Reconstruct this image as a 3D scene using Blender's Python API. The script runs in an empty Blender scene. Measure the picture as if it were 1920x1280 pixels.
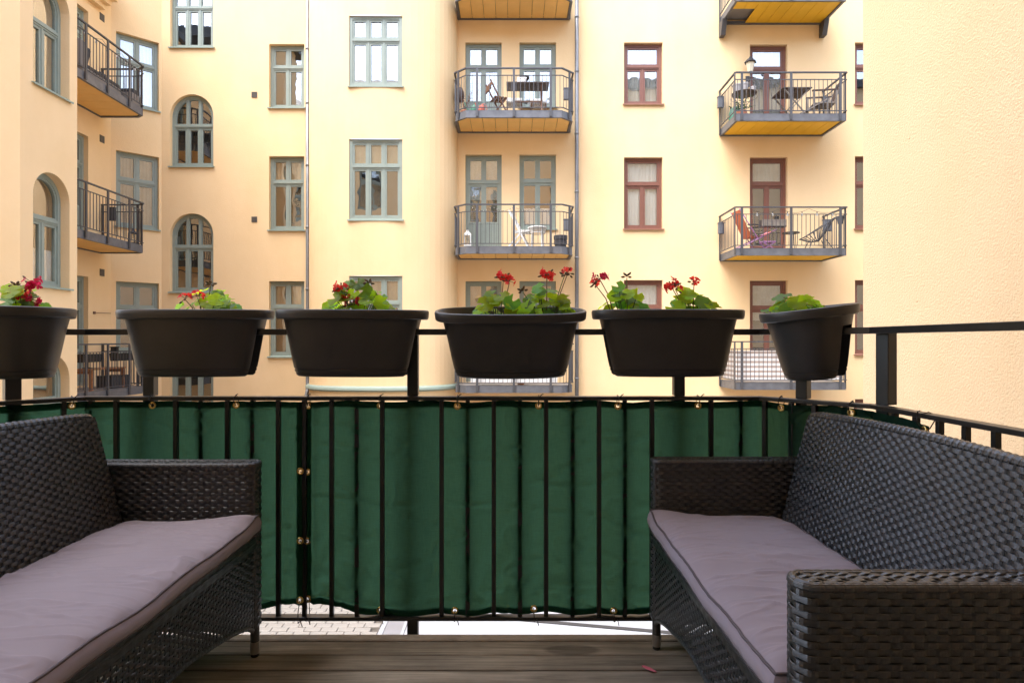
import bpy, bmesh, math, random
from mathutils import Vector, Matrix, noise
random.seed(7)
R = math.radians
sc = bpy.context.scene
COL = sc.collection

# ---------------------------------------------------------------- camera, sky, sun, exposure
EYE = 1.05          # lens height above the deck
F = 1200.0          # focal length in photo pixels (photo 1920 wide)
cam_d = bpy.data.cameras.new('camera'); cam = bpy.data.objects.new('camera', cam_d); COL.objects.link(cam)
cam.location = (0, 0, EYE); cam.rotation_euler = (R(90), 0, 0)
cam_d.sensor_fit = 'HORIZONTAL'; cam_d.sensor_width = 36; cam_d.lens = 36 * F / 1920
cam_d.clip_start = 0.05; cam_d.clip_end = 300
sc.camera = cam

SUN_EL, SUN_DIR = 62, Vector((-0.55, -0.45, 0))
w = bpy.data.worlds.new('World'); sc.world = w; w.use_nodes = True
nt = w.node_tree; nt.nodes.clear()
sky = nt.nodes.new('ShaderNodeTexSky'); sky.sky_type = 'NISHITA'; sky.sun_disc = False
sky.sun_elevation = R(SUN_EL); sky.sun_rotation = math.atan2(SUN_DIR.x, SUN_DIR.y)
sky.air_density = 1.0; sky.dust_density = 2.2; sky.ozone_density = 1.0
hs = nt.nodes.new('ShaderNodeHueSaturation'); hs.inputs['Saturation'].default_value = 0.72
bg = nt.nodes.new('ShaderNodeBackground'); bg.inputs['Strength'].default_value = 0.15
wo = nt.nodes.new('ShaderNodeOutputWorld')
nt.links.new(sky.outputs[0], hs.inputs['Color']); nt.links.new(hs.outputs[0], bg.inputs['Color'])
nt.links.new(bg.outputs[0], wo.inputs['Surface'])

sun_d = bpy.data.lights.new('sun', 'SUN'); sun = bpy.data.objects.new('sun', sun_d); COL.objects.link(sun)
sun_d.energy = 0.7; sun_d.angle = R(50); sun_d.color = (1.0, 0.99, 0.975)
_h = SUN_DIR.normalized() * math.cos(R(SUN_EL)); _s = Vector((_h.x, _h.y, math.sin(R(SUN_EL))))
sun.rotation_euler = (-_s).to_track_quat('-Z', 'Y').to_euler()
sun.location = (0, 0, 20)

sc.view_settings.view_transform = 'Standard'; sc.view_settings.look = 'None'
sc.view_settings.gamma = 1.0; sc.view_settings.exposure = 2.74
sc.view_settings.use_curve_mapping = False
sc.render.engine = 'CYCLES'
sc.cycles.max_bounces = 8; sc.cycles.diffuse_bounces = 5; sc.cycles.transparent_max_bounces = 12
sc.cycles.sample_clamp_indirect = 8

# ---------------------------------------------------------------- helpers
def tag(o, label=None, cat=None, group=None, kind=None):
    if label: o['label'] = label
    if cat: o['category'] = cat
    if group: o['group'] = group
    if kind: o['kind'] = kind
    return o

def thing(name, label, cat, loc=(0, 0, 0), rz=0.0, group=None, kind=None, rot=None):
    o = bpy.data.objects.new(name, None); COL.objects.link(o)
    o.empty_display_size = 0.1
    o.location = loc; o.rotation_euler = rot if rot else (0, 0, rz)
    return tag(o, label, cat, group, kind)

def copy_tree(o, parent=None):
    c = o.copy(); COL.objects.link(c)
    if parent is not None: c.parent = parent
    for ch in list(o.children): copy_tree(ch, c)
    return c

def PX(x, y, Y):
    return Vector(((x - 960) / F * Y, Y, EYE + (640 - y) / F * Y))

ZUP = Vector((0, 0, 1))
class MB:
    """collects shapes; build() links them as one mesh object"""
    def __init__(s): s.v = []; s.f = []
    def poly(s, pts):
        n = len(s.v); s.v += [tuple(p) for p in pts]; s.f.append(tuple(range(n, n + len(pts))))
    def box(s, x0, x1, y0, y1, z0, z1):
        n = len(s.v)
        s.v += [(x0,y0,z0),(x1,y0,z0),(x1,y1,z0),(x0,y1,z0),(x0,y0,z1),(x1,y0,z1),(x1,y1,z1),(x0,y1,z1)]
        for q in ((0,3,2,1),(4,5,6,7),(0,1,5,4),(1,2,6,5),(2,3,7,6),(3,0,4,7)): s.f.append(tuple(n+i for i in q))
    def obox(s, o, ax, ay, az, x0, x1, y0, y1, z0, z1):
        n = len(s.v); o = Vector(o)
        for (x, y, z) in ((x0,y0,z0),(x1,y0,z0),(x1,y1,z0),(x0,y1,z0),(x0,y0,z1),(x1,y0,z1),(x1,y1,z1),(x0,y1,z1)):
            s.v.append(tuple(o + ax*x + ay*y + az*z))
        for q in ((0,3,2,1),(4,5,6,7),(0,1,5,4),(1,2,6,5),(2,3,7,6),(3,0,4,7)): s.f.append(tuple(n+i for i in q))
    def bar(s, a, b, w, h, up=ZUP):
        a = Vector(a); b = Vector(b); d = b - a; L = d.length; d.normalize()
        side = d.cross(up)
        if side.length < 1e-4: side = d.cross(Vector((1, 0, 0)))
        side.normalize(); u = side.cross(d)
        s.obox(a, d, side, u, 0, L, -w/2, w/2, -h/2, h/2)
    def tube(s, pts, r, n=8, cap=True, closed=False):
        pts = [Vector(p) for p in pts]; m = len(pts); base = len(s.v); up = None
        for i, p in enumerate(pts):
            if closed: d = pts[(i+1) % m] - pts[i-1]
            else: d = pts[min(i+1, m-1)] - pts[max(i-1, 0)]
            if d.length < 1e-9: d = Vector((0, 0, 1))
            d.normalize()
            if up is None:
                up = d.cross(Vector((0.31, 0.2, 0.93)))
                if up.length < 1e-3: up = d.cross(Vector((1, 0, 0)))
            up = up - d * up.dot(d); up.normalize(); sd = d.cross(up)
            rr = r[i] if isinstance(r, (list, tuple)) else r
            for k in range(n):
                a = 2*math.pi*k/n
                s.v.append(tuple(p + up*(rr*math.cos(a)) + sd*(rr*math.sin(a))))
        for i in range(m if closed else m-1):
            j = (i+1) % m
            for k in range(n):
                l = (k+1) % n
                s.f.append((base+i*n+k, base+i*n+l, base+j*n+l, base+j*n+k))
        if cap and not closed:
            s.f.append(tuple(base+k for k in reversed(range(n)))); s.f.append(tuple(base+(m-1)*n+k for k in range(n)))
    def lathe(s, prof, c=(0, 0, 0), n=16, sx=1, sy=1):
        base = len(s.v); c = Vector(c)
        for (r, z) in prof:
            for k in range(n):
                a = 2*math.pi*k/n
                s.v.append((c.x + r*sx*math.cos(a), c.y + r*sy*math.sin(a), c.z + z))
        for i in range(len(prof)-1):
            for k in range(n):
                l = (k+1) % n
                s.f.append((base+i*n+k, base+i*n+l, base+(i+1)*n+l, base+(i+1)*n+k))
    def grid(s, rows):
        base = len(s.v); m = len(rows[0])
        for r in rows: s.v += [tuple(p) for p in r]
        for i in range(len(rows)-1):
            for j in range(m-1):
                s.f.append((base+i*m+j, base+i*m+j+1, base+(i+1)*m+j+1, base+(i+1)*m+j))
    def prism(s, pts, d):
        """closed polygon pts extruded by vector d"""
        d = Vector(d); n = len(s.v); m = len(pts); pts = [Vector(p) for p in pts]
        s.v += [tuple(p) for p in pts] + [tuple(p + d) for p in pts]
        s.f.append(tuple(n+i for i in range(m))); s.f.append(tuple(n+m+i for i in reversed(range(m))))
        for i in range(m):
            j = (i+1) % m; s.f.append((n+i, n+m+i, n+m+j, n+j))
    def mesh(s, name, smooth=False, fix=False):
        me = bpy.data.meshes.new(name); me.from_pydata(s.v, [], s.f)
        if fix:
            bm = bmesh.new(); bm.from_mesh(me); bmesh.ops.recalc_face_normals(bm, faces=bm.faces); bm.to_mesh(me); bm.free()
        if smooth: me.polygons.foreach_set('use_smooth', [True]*len(me.polygons))
        me.update(); return me
    def build(s, name, m, parent=None, smooth=False, bevel=0, fix=False, auto=None, world=False):
        if world and parent is not None:
            L = parent.matrix_basis.translation if parent.parent is None else parent.parent.matrix_basis.translation
            s.v = [(a-L.x, b-L.y, c-L.z) for a, b, c in s.v]
        me = s.mesh(name, smooth, fix)
        if auto is not None:
            me.polygons.foreach_set('use_smooth', [True]*len(me.polygons)); me.set_sharp_from_angle(angle=R(auto))
        o = bpy.data.objects.new(name, me); COL.objects.link(o)
        if m is not None: me.materials.append(m)
        if parent is not None: o.parent = parent
        if bevel:
            b = o.modifiers.new('bevel', 'BEVEL'); b.width = bevel; b.segments = 2; b.limit_method = 'ANGLE'
        return o

def link_mesh(name, me, parent, mtx=None):
    o = bpy.data.objects.new(name, me); COL.objects.link(o); o.parent = parent
    if mtx is not None: o.matrix_local = mtx
    return o

# ---------------------------------------------------------------- materials
def mat(name, col, rough=0.6, metal=0.0, spec=0.5, var=0.0, vscale=3.0, bump=0.0, bscale=80.0, bdist=0.01, rvar=0.0):
    m = bpy.data.materials.new(name); m.use_nodes = True; t = m.node_tree; b = t.nodes['Principled BSDF']
    b.inputs['Base Color'].default_value = (*col, 1); b.inputs['Roughness'].default_value = rough
    b.inputs['Metallic'].default_value = metal; b.inputs['Specular IOR Level'].default_value = spec
    tc = t.nodes.new('ShaderNodeTexCoord')
    if var or rvar:
        n = t.nodes.new('ShaderNodeTexNoise'); n.inputs['Scale'].default_value = vscale; n.inputs['Detail'].default_value = 6
        n.inputs['Roughness'].default_value = 0.65
        t.links.new(tc.outputs['Object'], n.inputs['Vector'])
        if var:
            r = t.nodes.new('ShaderNodeMapRange'); r.inputs['From Min'].default_value = 0.3; r.inputs['From Max'].default_value = 0.7
            r.inputs['To Min'].default_value = 1 - var; r.inputs['To Max'].default_value = 1 + var
            t.links.new(n.outputs['Fac'], r.inputs['Value'])
            mx = t.nodes.new('ShaderNodeMix'); mx.data_type = 'RGBA'; mx.blend_type = 'MULTIPLY'; mx.inputs[0].default_value = 1
            mx.inputs[6].default_value = (*col, 1)
            t.links.new(r.outputs[0], mx.inputs[7]); t.links.new(mx.outputs[2], b.inputs['Base Color'])
        if rvar:
            r2 = t.nodes.new('ShaderNodeMapRange'); r2.inputs['To Min'].default_value = rough - rvar; r2.inputs['To Max'].default_value = rough + rvar
            t.links.new(n.outputs['Fac'], r2.inputs['Value']); t.links.new(r2.outputs[0], b.inputs['Roughness'])
    if bump:
        n2 = t.nodes.new('ShaderNodeTexNoise'); n2.inputs['Scale'].default_value = bscale; n2.inputs['Detail'].default_value = 3
        t.links.new(tc.outputs['Object'], n2.inputs['Vector'])
        bp = t.nodes.new('ShaderNodeBump'); bp.inputs['Strength'].default_value = bump; bp.inputs['Distance'].default_value = bdist
        t.links.new(n2.outputs['Fac'], bp.inputs['Height']); t.links.new(bp.outputs[0], b.inputs['Normal'])
    return m

def glass_mat(name, fac, tint=(0.92, 0.93, 0.92)):
    m = bpy.data.materials.new(name); m.use_nodes = True; t = m.node_tree; t.nodes.clear()
    o = t.nodes.new('ShaderNodeOutputMaterial'); mx = t.nodes.new('ShaderNodeMixShader')
    a = t.nodes.new('ShaderNodeBsdfTransparent'); a.inputs[0].default_value = (*tint, 1)
    g = t.nodes.new('ShaderNodeBsdfGlossy'); g.inputs['Roughness'].default_value = 0.0
    lw = t.nodes.new('ShaderNodeLayerWeight'); lw.inputs['Blend'].default_value = 0.35
    mr = t.nodes.new('ShaderNodeMapRange'); mr.inputs['To Min'].default_value = fac; mr.inputs['To Max'].default_value = 0.9
    ge = t.nodes.new('ShaderNodeNewGeometry'); fr = t.nodes.new('ShaderNodeMath'); fr.operation = 'SUBTRACT'; fr.inputs[0].default_value = 1
    ml = t.nodes.new('ShaderNodeMath'); ml.operation = 'MULTIPLY'
    t.links.new(ge.outputs['Backfacing'], fr.inputs[1]); t.links.new(lw.outputs['Fresnel'], mr.inputs['Value'])
    t.links.new(mr.outputs[0], ml.inputs[0]); t.links.new(fr.outputs[0], ml.inputs[1]); t.links.new(ml.outputs[0], mx.inputs[0])
    # old panes are never quite flat
    tc = t.nodes.new('ShaderNodeTexCoord'); n = t.nodes.new('ShaderNodeTexNoise'); n.inputs['Scale'].default_value = 1.6
    bp = t.nodes.new('ShaderNodeBump'); bp.inputs['Strength'].default_value = 0.09; bp.inputs['Distance'].default_value = 0.05
    t.links.new(tc.outputs['Object'], n.inputs['Vector']); t.links.new(n.outputs['Fac'], bp.inputs['Height'])
    t.links.new(bp.outputs[0], g.inputs['Normal'])
    t.links.new(a.outputs[0], mx.inputs[1]); t.links.new(g.outputs[0], mx.inputs[2]); t.links.new(mx.outputs[0], o.inputs[0])
    return m

def plaster_mat(name, col, bump, bscale, bdist, var=0.04, specks=0.0):
    m = mat(name, col, rough=0.92, spec=0.15)
    t = m.node_tree; b = t.nodes['Principled BSDF']; tc = [n for n in t.nodes if n.type == 'TEX_COORD'][0]
    # broad weathering, with faint vertical streaks
    n1 = t.nodes.new('ShaderNodeTexNoise'); n1.inputs['Scale'].default_value = 0.7; n1.inputs['Detail'].default_value = 8; n1.inputs['Roughness'].default_value = 0.7
    mp = t.nodes.new('ShaderNodeMapping'); mp.inputs['Scale'].default_value = (1.1, 1.1, 0.35)
    n2 = t.nodes.new('ShaderNodeTexNoise'); n2.inputs['Scale'].default_value = 1.4; n2.inputs['Detail'].default_value = 5
    t.links.new(tc.outputs['Object'], n1.inputs['Vector']); t.links.new(tc.outputs['Object'], mp.inputs[0]); t.links.new(mp.outputs[0], n2.inputs['Vector'])
    ad = t.nodes.new('ShaderNodeMath'); ad.operation = 'ADD'; t.links.new(n1.outputs['Fac'], ad.inputs[0]); t.links.new(n2.outputs['Fac'], ad.inputs[1])
    r = t.nodes.new('ShaderNodeMapRange'); r.inputs['From Min'].default_value = 0.7; r.inputs['From Max'].default_value = 1.3
    t.links.new(ad.outputs[0], r.inputs['Value'])
    cr = t.nodes.new('ShaderNodeMix'); cr.data_type = 'RGBA'
    cr.inputs[6].default_value = (col[0]*(1-var), col[1]*(1-var*1.3), col[2]*(1-var*2.0), 1)
    cr.inputs[7].default_value = (min(1, col[0]*(1+var*.6)), min(1, col[1]*(1+var*.8)), min(1, col[2]*(1+var*1.5)), 1)
    t.links.new(r.outputs[0], cr.inputs[0]); last = cr.outputs[2]
    if specks:
        v = t.nodes.new('ShaderNodeTexVoronoi'); v.inputs['Scale'].default_value = 3.2; v.inputs['Randomness'].default_value = 1
        t.links.new(tc.outputs['Object'], v.inputs['Vector'])
        lt = t.nodes.new('ShaderNodeMath'); lt.operation = 'LESS_THAN'; lt.inputs[1].default_value = specks
        t.links.new(v.outputs['Distance'], lt.inputs[0])
        mx = t.nodes.new('ShaderNodeMix'); mx.data_type = 'RGBA'; mx.inputs[7].default_value = (0.32, 0.18, 0.07, 1)
        t.links.new(lt.outputs[0], mx.inputs[0]); t.links.new(last, mx.inputs[6]); last = mx.outputs[2]
    t.links.new(last, b.inputs['Base Color'])
    n3 = t.nodes.new('ShaderNodeTexNoise'); n3.inputs['Scale'].default_value = bscale; n3.inputs['Detail'].default_value = 4; n3.inputs['Roughness'].default_value = 0.55
    n4 = t.nodes.new('ShaderNodeTexNoise'); n4.inputs['Scale'].default_value = 2.0; n4.inputs['Detail'].default_value = 2
    t.links.new(tc.outputs['Object'], n3.inputs['Vector']); t.links.new(tc.outputs['Object'], n4.inputs['Vector'])
    bp = t.nodes.new('ShaderNodeBump'); bp.inputs['Strength'].default_value = bump; bp.inputs['Distance'].default_value = bdist
    b2 = t.nodes.new('ShaderNodeBump'); b2.inputs['Strength'].default_value = 0.25; b2.inputs['Distance'].default_value = 0.03
    t.links.new(n4.outputs['Fac'], b2.inputs['Height']); t.links.new(n3.outputs['Fac'], bp.inputs['Height'])
    t.links.new(b2.outputs[0], bp.inputs['Normal']); t.links.new(bp.outputs[0], b.inputs['Normal'])
    return m

YEL = (0.785, 0.572, 0.325)
M = {}
M['plaster'] = plaster_mat('plaster_yellow', YEL, 0.35, 30, 0.01)
M['plaster_left'] = plaster_mat('plaster_left', (0.785, 0.572, 0.33), 0.35, 34, 0.012)
M['plaster_rough'] = plaster_mat('plaster_rough', (0.60, 0.44, 0.27), 0.7, 60, 0.010, var=0.03, specks=0.018)
M['soffit_ochre'] = mat('soffit_ochre', (0.82, 0.50, 0.16), 0.6, var=0.06, vscale=2)
M['soffit_yellow'] = mat('soffit_yellow', (0.80, 0.46, 0.02), 0.55, var=0.06, vscale=2)
M['green'] = mat('paint_sage', (0.245, 0.285, 0.245), 0.45, var=0.06, vscale=8)
M['brown'] = mat('paint_redbrown', (0.185, 0.078, 0.055), 0.45, var=0.08, vscale=8)
M['sill_green'] = mat('sill_green', (0.25, 0.31, 0.26), 0.5)
M['sill_brown'] = mat('sill_brown', (0.26, 0.12, 0.075), 0.5)
M['glass'] = glass_mat('window_glass', 0.38)
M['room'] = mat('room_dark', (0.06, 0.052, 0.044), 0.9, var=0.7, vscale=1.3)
M['curtain_or_sky_white'] = mat('curtain_or_sky_white', (0.72, 0.72, 0.70), 0.9, var=0.06, vscale=2)
M['curtain_sheer'] = mat('curtain_sheer', (0.48, 0.47, 0.44), 0.9, var=0.25, vscale=1.8)
M['curtain_tan'] = mat('curtain_tan', (0.36, 0.29, 0.20), 0.9, var=0.3, vscale=1.5)
M['steel'] = mat('galvanised_steel', (0.135, 0.14, 0.155), 0.5, 0.35, var=0.22, vscale=5)
M['steel_dark'] = mat('steel_dark', (0.075, 0.075, 0.082), 0.5, 0.3)
M['zinc'] = mat('zinc_pipe', (0.20, 0.205, 0.215), 0.45, 0.4, var=0.15, vscale=3)
M['vent'] = mat('vent_grille', (0.12, 0.105, 0.09), 0.7)
M['deckf'] = mat('balcony_floor', (0.22, 0.20, 0.18), 0.8, var=0.1)
M['roof'] = mat('roof_sheet', (0.03, 0.032, 0.036), 0.45, 0.3)
M['black'] = mat('black_paint', (0.013, 0.0125, 0.012), 0.42, var=0.15, vscale=20, bump=0.08, bscale=160, bdist=0.002)
M['rail'] = mat('rail_paint', (0.017, 0.016, 0.0155), 0.36, var=0.2, vscale=14, bump=0.10, bscale=120, bdist=0.002)
M['pot'] = mat('planter_plastic', (0.040, 0.038, 0.037), 0.44, var=0.16, vscale=9, bump=0.05, bscale=420, bdist=0.001, rvar=0.06)
M['soil'] = mat('potting_soil', (0.03, 0.02, 0.013), 0.95, var=0.5, vscale=60, bump=1, bscale=90, bdist=0.01)
M['brass'] = mat('brass_eyelet', (0.66, 0.47, 0.16), 0.28, 1.0)
M['tie'] = mat('zip_tie', (0.012, 0.012, 0.012), 0.4)
M['alu'] = mat('brushed_metal', (0.42, 0.40, 0.38), 0.35, 0.9)
M['rubber'] = mat('rubber', (0.012, 0.012, 0.012), 0.8)
M['piping'] = mat('piping', (0.085, 0.068, 0.076), 0.8)
M['white'] = mat('white_paint', (0.78, 0.78, 0.76), 0.5)
M['wood'] = mat('brown_wood', (0.17, 0.085, 0.05), 0.6, var=0.3, vscale=10)
M['wood_grey'] = mat('weathered_wood', (0.24, 0.205, 0.175), 0.7, var=0.25, vscale=12)
M['wood_orange'] = mat('oiled_wood', (0.32, 0.13, 0.05), 0.5, var=0.3, vscale=10)
M['wood_dark'] = mat('dark_wood', (0.07, 0.042, 0.032), 0.55, var=0.25, vscale=10)
M['grey_box'] = mat('grey_plastic', (0.11, 0.115, 0.13), 0.5)
M['charcoal'] = mat('charcoal', (0.035, 0.035, 0.04), 0.6)
M['black_obj'] = mat('black_plastic', (0.015, 0.015, 0.016), 0.5)
M['orange'] = mat('orange_fabric', (0.55, 0.15, 0.07), 0.8)
M['purple'] = mat('purple_metal', (0.36, 0.17, 0.36), 0.4)
M['terra'] = mat('terracotta', (0.42, 0.17, 0.10), 0.8)
M['redplastic'] = mat('coral_plastic', (0.55, 0.14, 0.09), 0.5)
M['teal'] = mat('green_plastic', (0.06, 0.20, 0.13), 0.5)
M['cloth_white'] = mat('white_cloth', (0.74, 0.74, 0.73), 0.9)
M['cream'] = mat('lantern_glass', (0.62, 0.56, 0.42), 0.3)
M['sofa_grey'] = mat('lounge_grey', (0.20, 0.18, 0.165), 0.9)
M['pot_grey'] = mat('grey_pot', (0.34, 0.32, 0.31), 0.7)
M['wicker_white'] = mat('white_wicker', (0.70, 0.69, 0.66), 0.6)
M['bulb'] = mat('bulb_glass', (0.75, 0.74, 0.70), 0.15)
M['foliage'] = mat('small_foliage', (0.05, 0.11, 0.035), 0.6)
M['stalk_dry'] = mat('dry_stalk', (0.20, 0.11, 0.07), 0.8)

def striped():
    m = mat('striped_cloth', (0.7, 0.68, 0.66), 0.9); t = m.node_tree; b = t.nodes['Principled BSDF']
    tc = [n for n in t.nodes if n.type == 'TEX_COORD'][0]; sp = t.nodes.new('ShaderNodeSeparateXYZ')
    t.links.new(tc.outputs['Object'], sp.inputs[0])
    mu = t.nodes.new('ShaderNodeMath'); mu.operation = 'MULTIPLY'; mu.inputs[1].default_value = 2*math.pi/0.115; t.links.new(sp.outputs['Z'], mu.inputs[0])
    sn = t.nodes.new('ShaderNodeMath'); sn.operation = 'SINE'; t.links.new(mu.outputs[0], sn.inputs[0])
    gt = t.nodes.new('ShaderNodeMath'); gt.operation = 'GREATER_THAN'; gt.inputs[1].default_value = 0.1; t.links.new(sn.outputs[0], gt.inputs[0])
    mx = t.nodes.new('ShaderNodeMix'); mx.data_type = 'RGBA'; mx.inputs[6].default_value = (0.76, 0.74, 0.73, 1); mx.inputs[7].default_value = (0.42, 0.33, 0.28, 1)
    t.links.new(gt.outputs[0], mx.inputs[0]); t.links.new(mx.outputs[2], b.inputs['Base Color']); return m
M['striped'] = striped()

def rattan_mat():
    m = mat('rattan_plastic', (0.0165, 0.017, 0.019), 0.34, spec=0.95, var=0.22, vscale=26)
    t = m.node_tree; b = t.nodes['Principled BSDF']
    tc = [n for n in t.nodes if n.type == 'TEX_COORD'][0]
    oi = t.nodes.new('ShaderNodeObjectInfo'); old = b.inputs['Base Color'].links[0].from_socket
    rr = t.nodes.new('ShaderNodeMapRange'); rr.inputs['To Min'].default_value = 0.72; rr.inputs['To Max'].default_value = 1.3; t.links.new(oi.outputs['Random'], rr.inputs[0])
    sv = t.nodes.new('ShaderNodeVectorMath'); sv.operation = 'SCALE'; t.links.new(old, sv.inputs[0]); t.links.new(rr.outputs[0], sv.inputs['Scale']); t.links.new(sv.outputs[0], b.inputs['Base Color'])
    r2 = t.nodes.new('ShaderNodeMapRange'); r2.inputs['To Min'].default_value = 0.30; r2.inputs['To Max'].default_value = 0.46; t.links.new(oi.outputs['Random'], r2.inputs[0]); t.links.new(r2.outputs[0], b.inputs['Roughness'])
    sp = t.nodes.new('ShaderNodeSeparateXYZ'); t.links.new(tc.outputs['Object'], sp.inputs[0])
    mu = t.nodes.new('ShaderNodeMath'); mu.operation = 'MULTIPLY'; mu.inputs[1].default_value = 2*math.pi/0.0021; t.links.new(sp.outputs['Z'], mu.inputs[0])
    sn = t.nodes.new('ShaderNodeMath'); sn.operation = 'SINE'; t.links.new(mu.outputs[0], sn.inputs[0])
    bp = t.nodes.new('ShaderNodeBump'); bp.inputs['Strength'].default_value = 0.45; bp.inputs['Distance'].default_value = 0.0006
    t.links.new(sn.outputs[0], bp.inputs['Height']); t.links.new(bp.outputs[0], b.inputs['Normal'])
    return m
M['rattan'] = rattan_mat()
M['rattan_core'] = mat('rattan_core', (0.012, 0.0115, 0.0115), 0.7)

def cloth_mat():
    m = mat('cushion_cloth', (0.255, 0.217, 0.248), 0.85, spec=0.2, var=0.06, vscale=5, bump=0.25, bscale=900, bdist=0.0008)
    b = m.node_tree.nodes['Principled BSDF']; b.inputs['Sheen Weight'].default_value = 0.15
    return m
M['cushion'] = cloth_mat()

def translucent(name, col, tcol, mixf, rough=0.5, var=0.0, spec=0.3, leaf=False, weave=False):
    m = bpy.data.materials.new(name); m.use_nodes = True; t = m.node_tree; b = t.nodes['Principled BSDF']
    b.inputs['Base Color'].default_value = (*col, 1); b.inputs['Roughness'].default_value = rough; b.inputs['Specular IOR Level'].default_value = spec
    tr = t.nodes.new('ShaderNodeBsdfTranslucent'); tr.inputs[0].default_value = (*tcol, 1)
    mx = t.nodes.new('ShaderNodeMixShader'); mx.inputs[0].default_value = mixf
    t.links.new(b.outputs[0], mx.inputs[1]); t.links.new(tr.outputs[0], mx.inputs[2])
    t.links.new(mx.outputs[0], t.nodes['Material Output'].inputs[0])
    tc = t.nodes.new('ShaderNodeTexCoord')
    if leaf:
        oi = t.nodes.new('ShaderNodeObjectInfo'); hs = t.nodes.new('ShaderNodeHueSaturation'); hs.inputs['Color'].default_value = (*col, 1)
        a = t.nodes.new('ShaderNodeMapRange'); a.inputs['To Min'].default_value = 0.6; a.inputs['To Max'].default_value = 1.5
        h = t.nodes.new('ShaderNodeMapRange'); h.inputs['To Min'].default_value = 0.475; h.inputs['To Max'].default_value = 0.52
        t.links.new(oi.outputs['Random'], a.inputs[0]); t.links.new(oi.outputs['Random'], h.inputs[0])
        t.links.new(a.outputs[0], hs.inputs['Value']); t.links.new(h.outputs[0], hs.inputs['Hue'])
        n = t.nodes.new('ShaderNodeTexNoise'); n.inputs['Scale'].default_value = 40; t.links.new(tc.outputs['Object'], n.inputs['Vector'])
        mm = t.nodes.new('ShaderNodeMix'); mm.data_type = 'RGBA'; mm.blend_type = 'MULTIPLY'; mm.inputs[0].default_value = 0.35
        t.links.new(hs.outputs[0], mm.inputs[6]); t.links.new(n.outputs['Fac'], mm.inputs[7])
        sc2 = t.nodes.new('ShaderNodeVectorMath'); sc2.operation = 'SCALE'; sc2.inputs['Scale'].default_value = 1.35
        t.links.new(mm.outputs[2], sc2.inputs[0]); t.links.new(sc2.outputs[0], b.inputs['Base Color'])
        hs2 = t.nodes.new('ShaderNodeHueSaturation'); hs2.inputs['Color'].default_value = (*tcol, 1)
        t.links.new(a.outputs[0], hs2.inputs['Value']); t.links.new(h.outputs[0], hs2.inputs['Hue']); t.links.new(hs2.outputs[0], tr.inputs[0])
        bp = t.nodes.new('ShaderNodeBump'); bp.inputs['Strength'].default_value = 0.4; bp.inputs['Distance'].default_value = 0.003
        n2 = t.nodes.new('ShaderNodeTexNoise'); n2.inputs['Scale'].default_value = 90; t.links.new(tc.outputs['Object'], n2.inputs['Vector'])
        t.links.new(n2.outputs['Fac'], bp.inputs['Height']); t.links.new(bp.outputs[0], b.inputs['Normal'])
    if weave:
        n = t.nodes.new('ShaderNodeTexNoise'); n.inputs['Scale'].default_value = 1.0; n.inputs['Detail'].default_value = 3
        mp = t.nodes.new('ShaderNodeMapping'); mp.inputs['Scale'].default_value = (30, 30, 260)
        mp2 = t.nodes.new('ShaderNodeMapping'); mp2.inputs['Scale'].default_value = (260, 260, 30)
        n2 = t.nodes.new('ShaderNodeTexNoise'); n2.inputs['Scale'].default_value = 1.0; n2.inputs['Detail'].default_value = 3
        t.links.new(tc.outputs['Object'], mp.inputs[0]); t.links.new(tc.outputs['Object'], mp2.inputs[0])
        t.links.new(mp.outputs[0], n.inputs['Vector']); t.links.new(mp2.outputs[0], n2.inputs['Vector'])
        ad = t.nodes.new('ShaderNodeMath'); ad.operation = 'ADD'; t.links.new(n.outputs['Fac'], ad.inputs[0]); t.links.new(n2.outputs['Fac'], ad.inputs[1])
        r = t.nodes.new('ShaderNodeMapRange'); r.inputs['From Min'].default_value = 0.6; r.inputs['From Max'].default_value = 1.4
        r.inputs['To Min'].default_value = 0.86; r.inputs['To Max'].default_value = 1.14; t.links.new(ad.outputs[0], r.inputs[0])
        for sh, cc, inp in ((b, col, 'Base Color'), (tr, tcol, 'Color')):
            sv = t.nodes.new('ShaderNodeVectorMath'); sv.operation = 'SCALE'; sv.inputs[0].default_value = cc
            t.links.new(r.outputs[0], sv.inputs['Scale']); t.links.new(sv.outputs[0], sh.inputs[inp])
    return m
M['screen'] = translucent('green_screen_cloth', (0.012, 0.052, 0.031), (0.038, 0.105, 0.062), 0.66, 0.6, spec=0.25, weave=True)
M['leaf'] = translucent('geranium_leaf', (0.20, 0.33, 0.014), (0.72, 0.95, 0.03), 0.62, 0.45, leaf=True)
M['leaf_dark'] = translucent('geranium_leaf_dark', (0.075, 0.18, 0.028), (0.30, 0.52, 0.05), 0.5, 0.45, leaf=True)
M['stem'] = translucent('geranium_stem', (0.10, 0.15, 0.035), (0.15, 0.2, 0.05), 0.25, 0.5)
M['stem_red'] = mat('geranium_stalk', (0.13, 0.075, 0.03), 0.6)
M['petal'] = translucent('petal_red', (0.60, 0.016, 0.022), (0.85, 0.06, 0.04), 0.5, 0.5)
M['petal_dark'] = translucent('petal_crimson', (0.45, 0.010, 0.05), (0.6, 0.02, 0.08), 0.45, 0.5)
M['bud'] = mat('flower_bud', (0.12, 0.075, 0.03), 0.7)
M['petal_fallen'] = mat('petal_pink', (0.62, 0.15, 0.22), 0.6)

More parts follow.
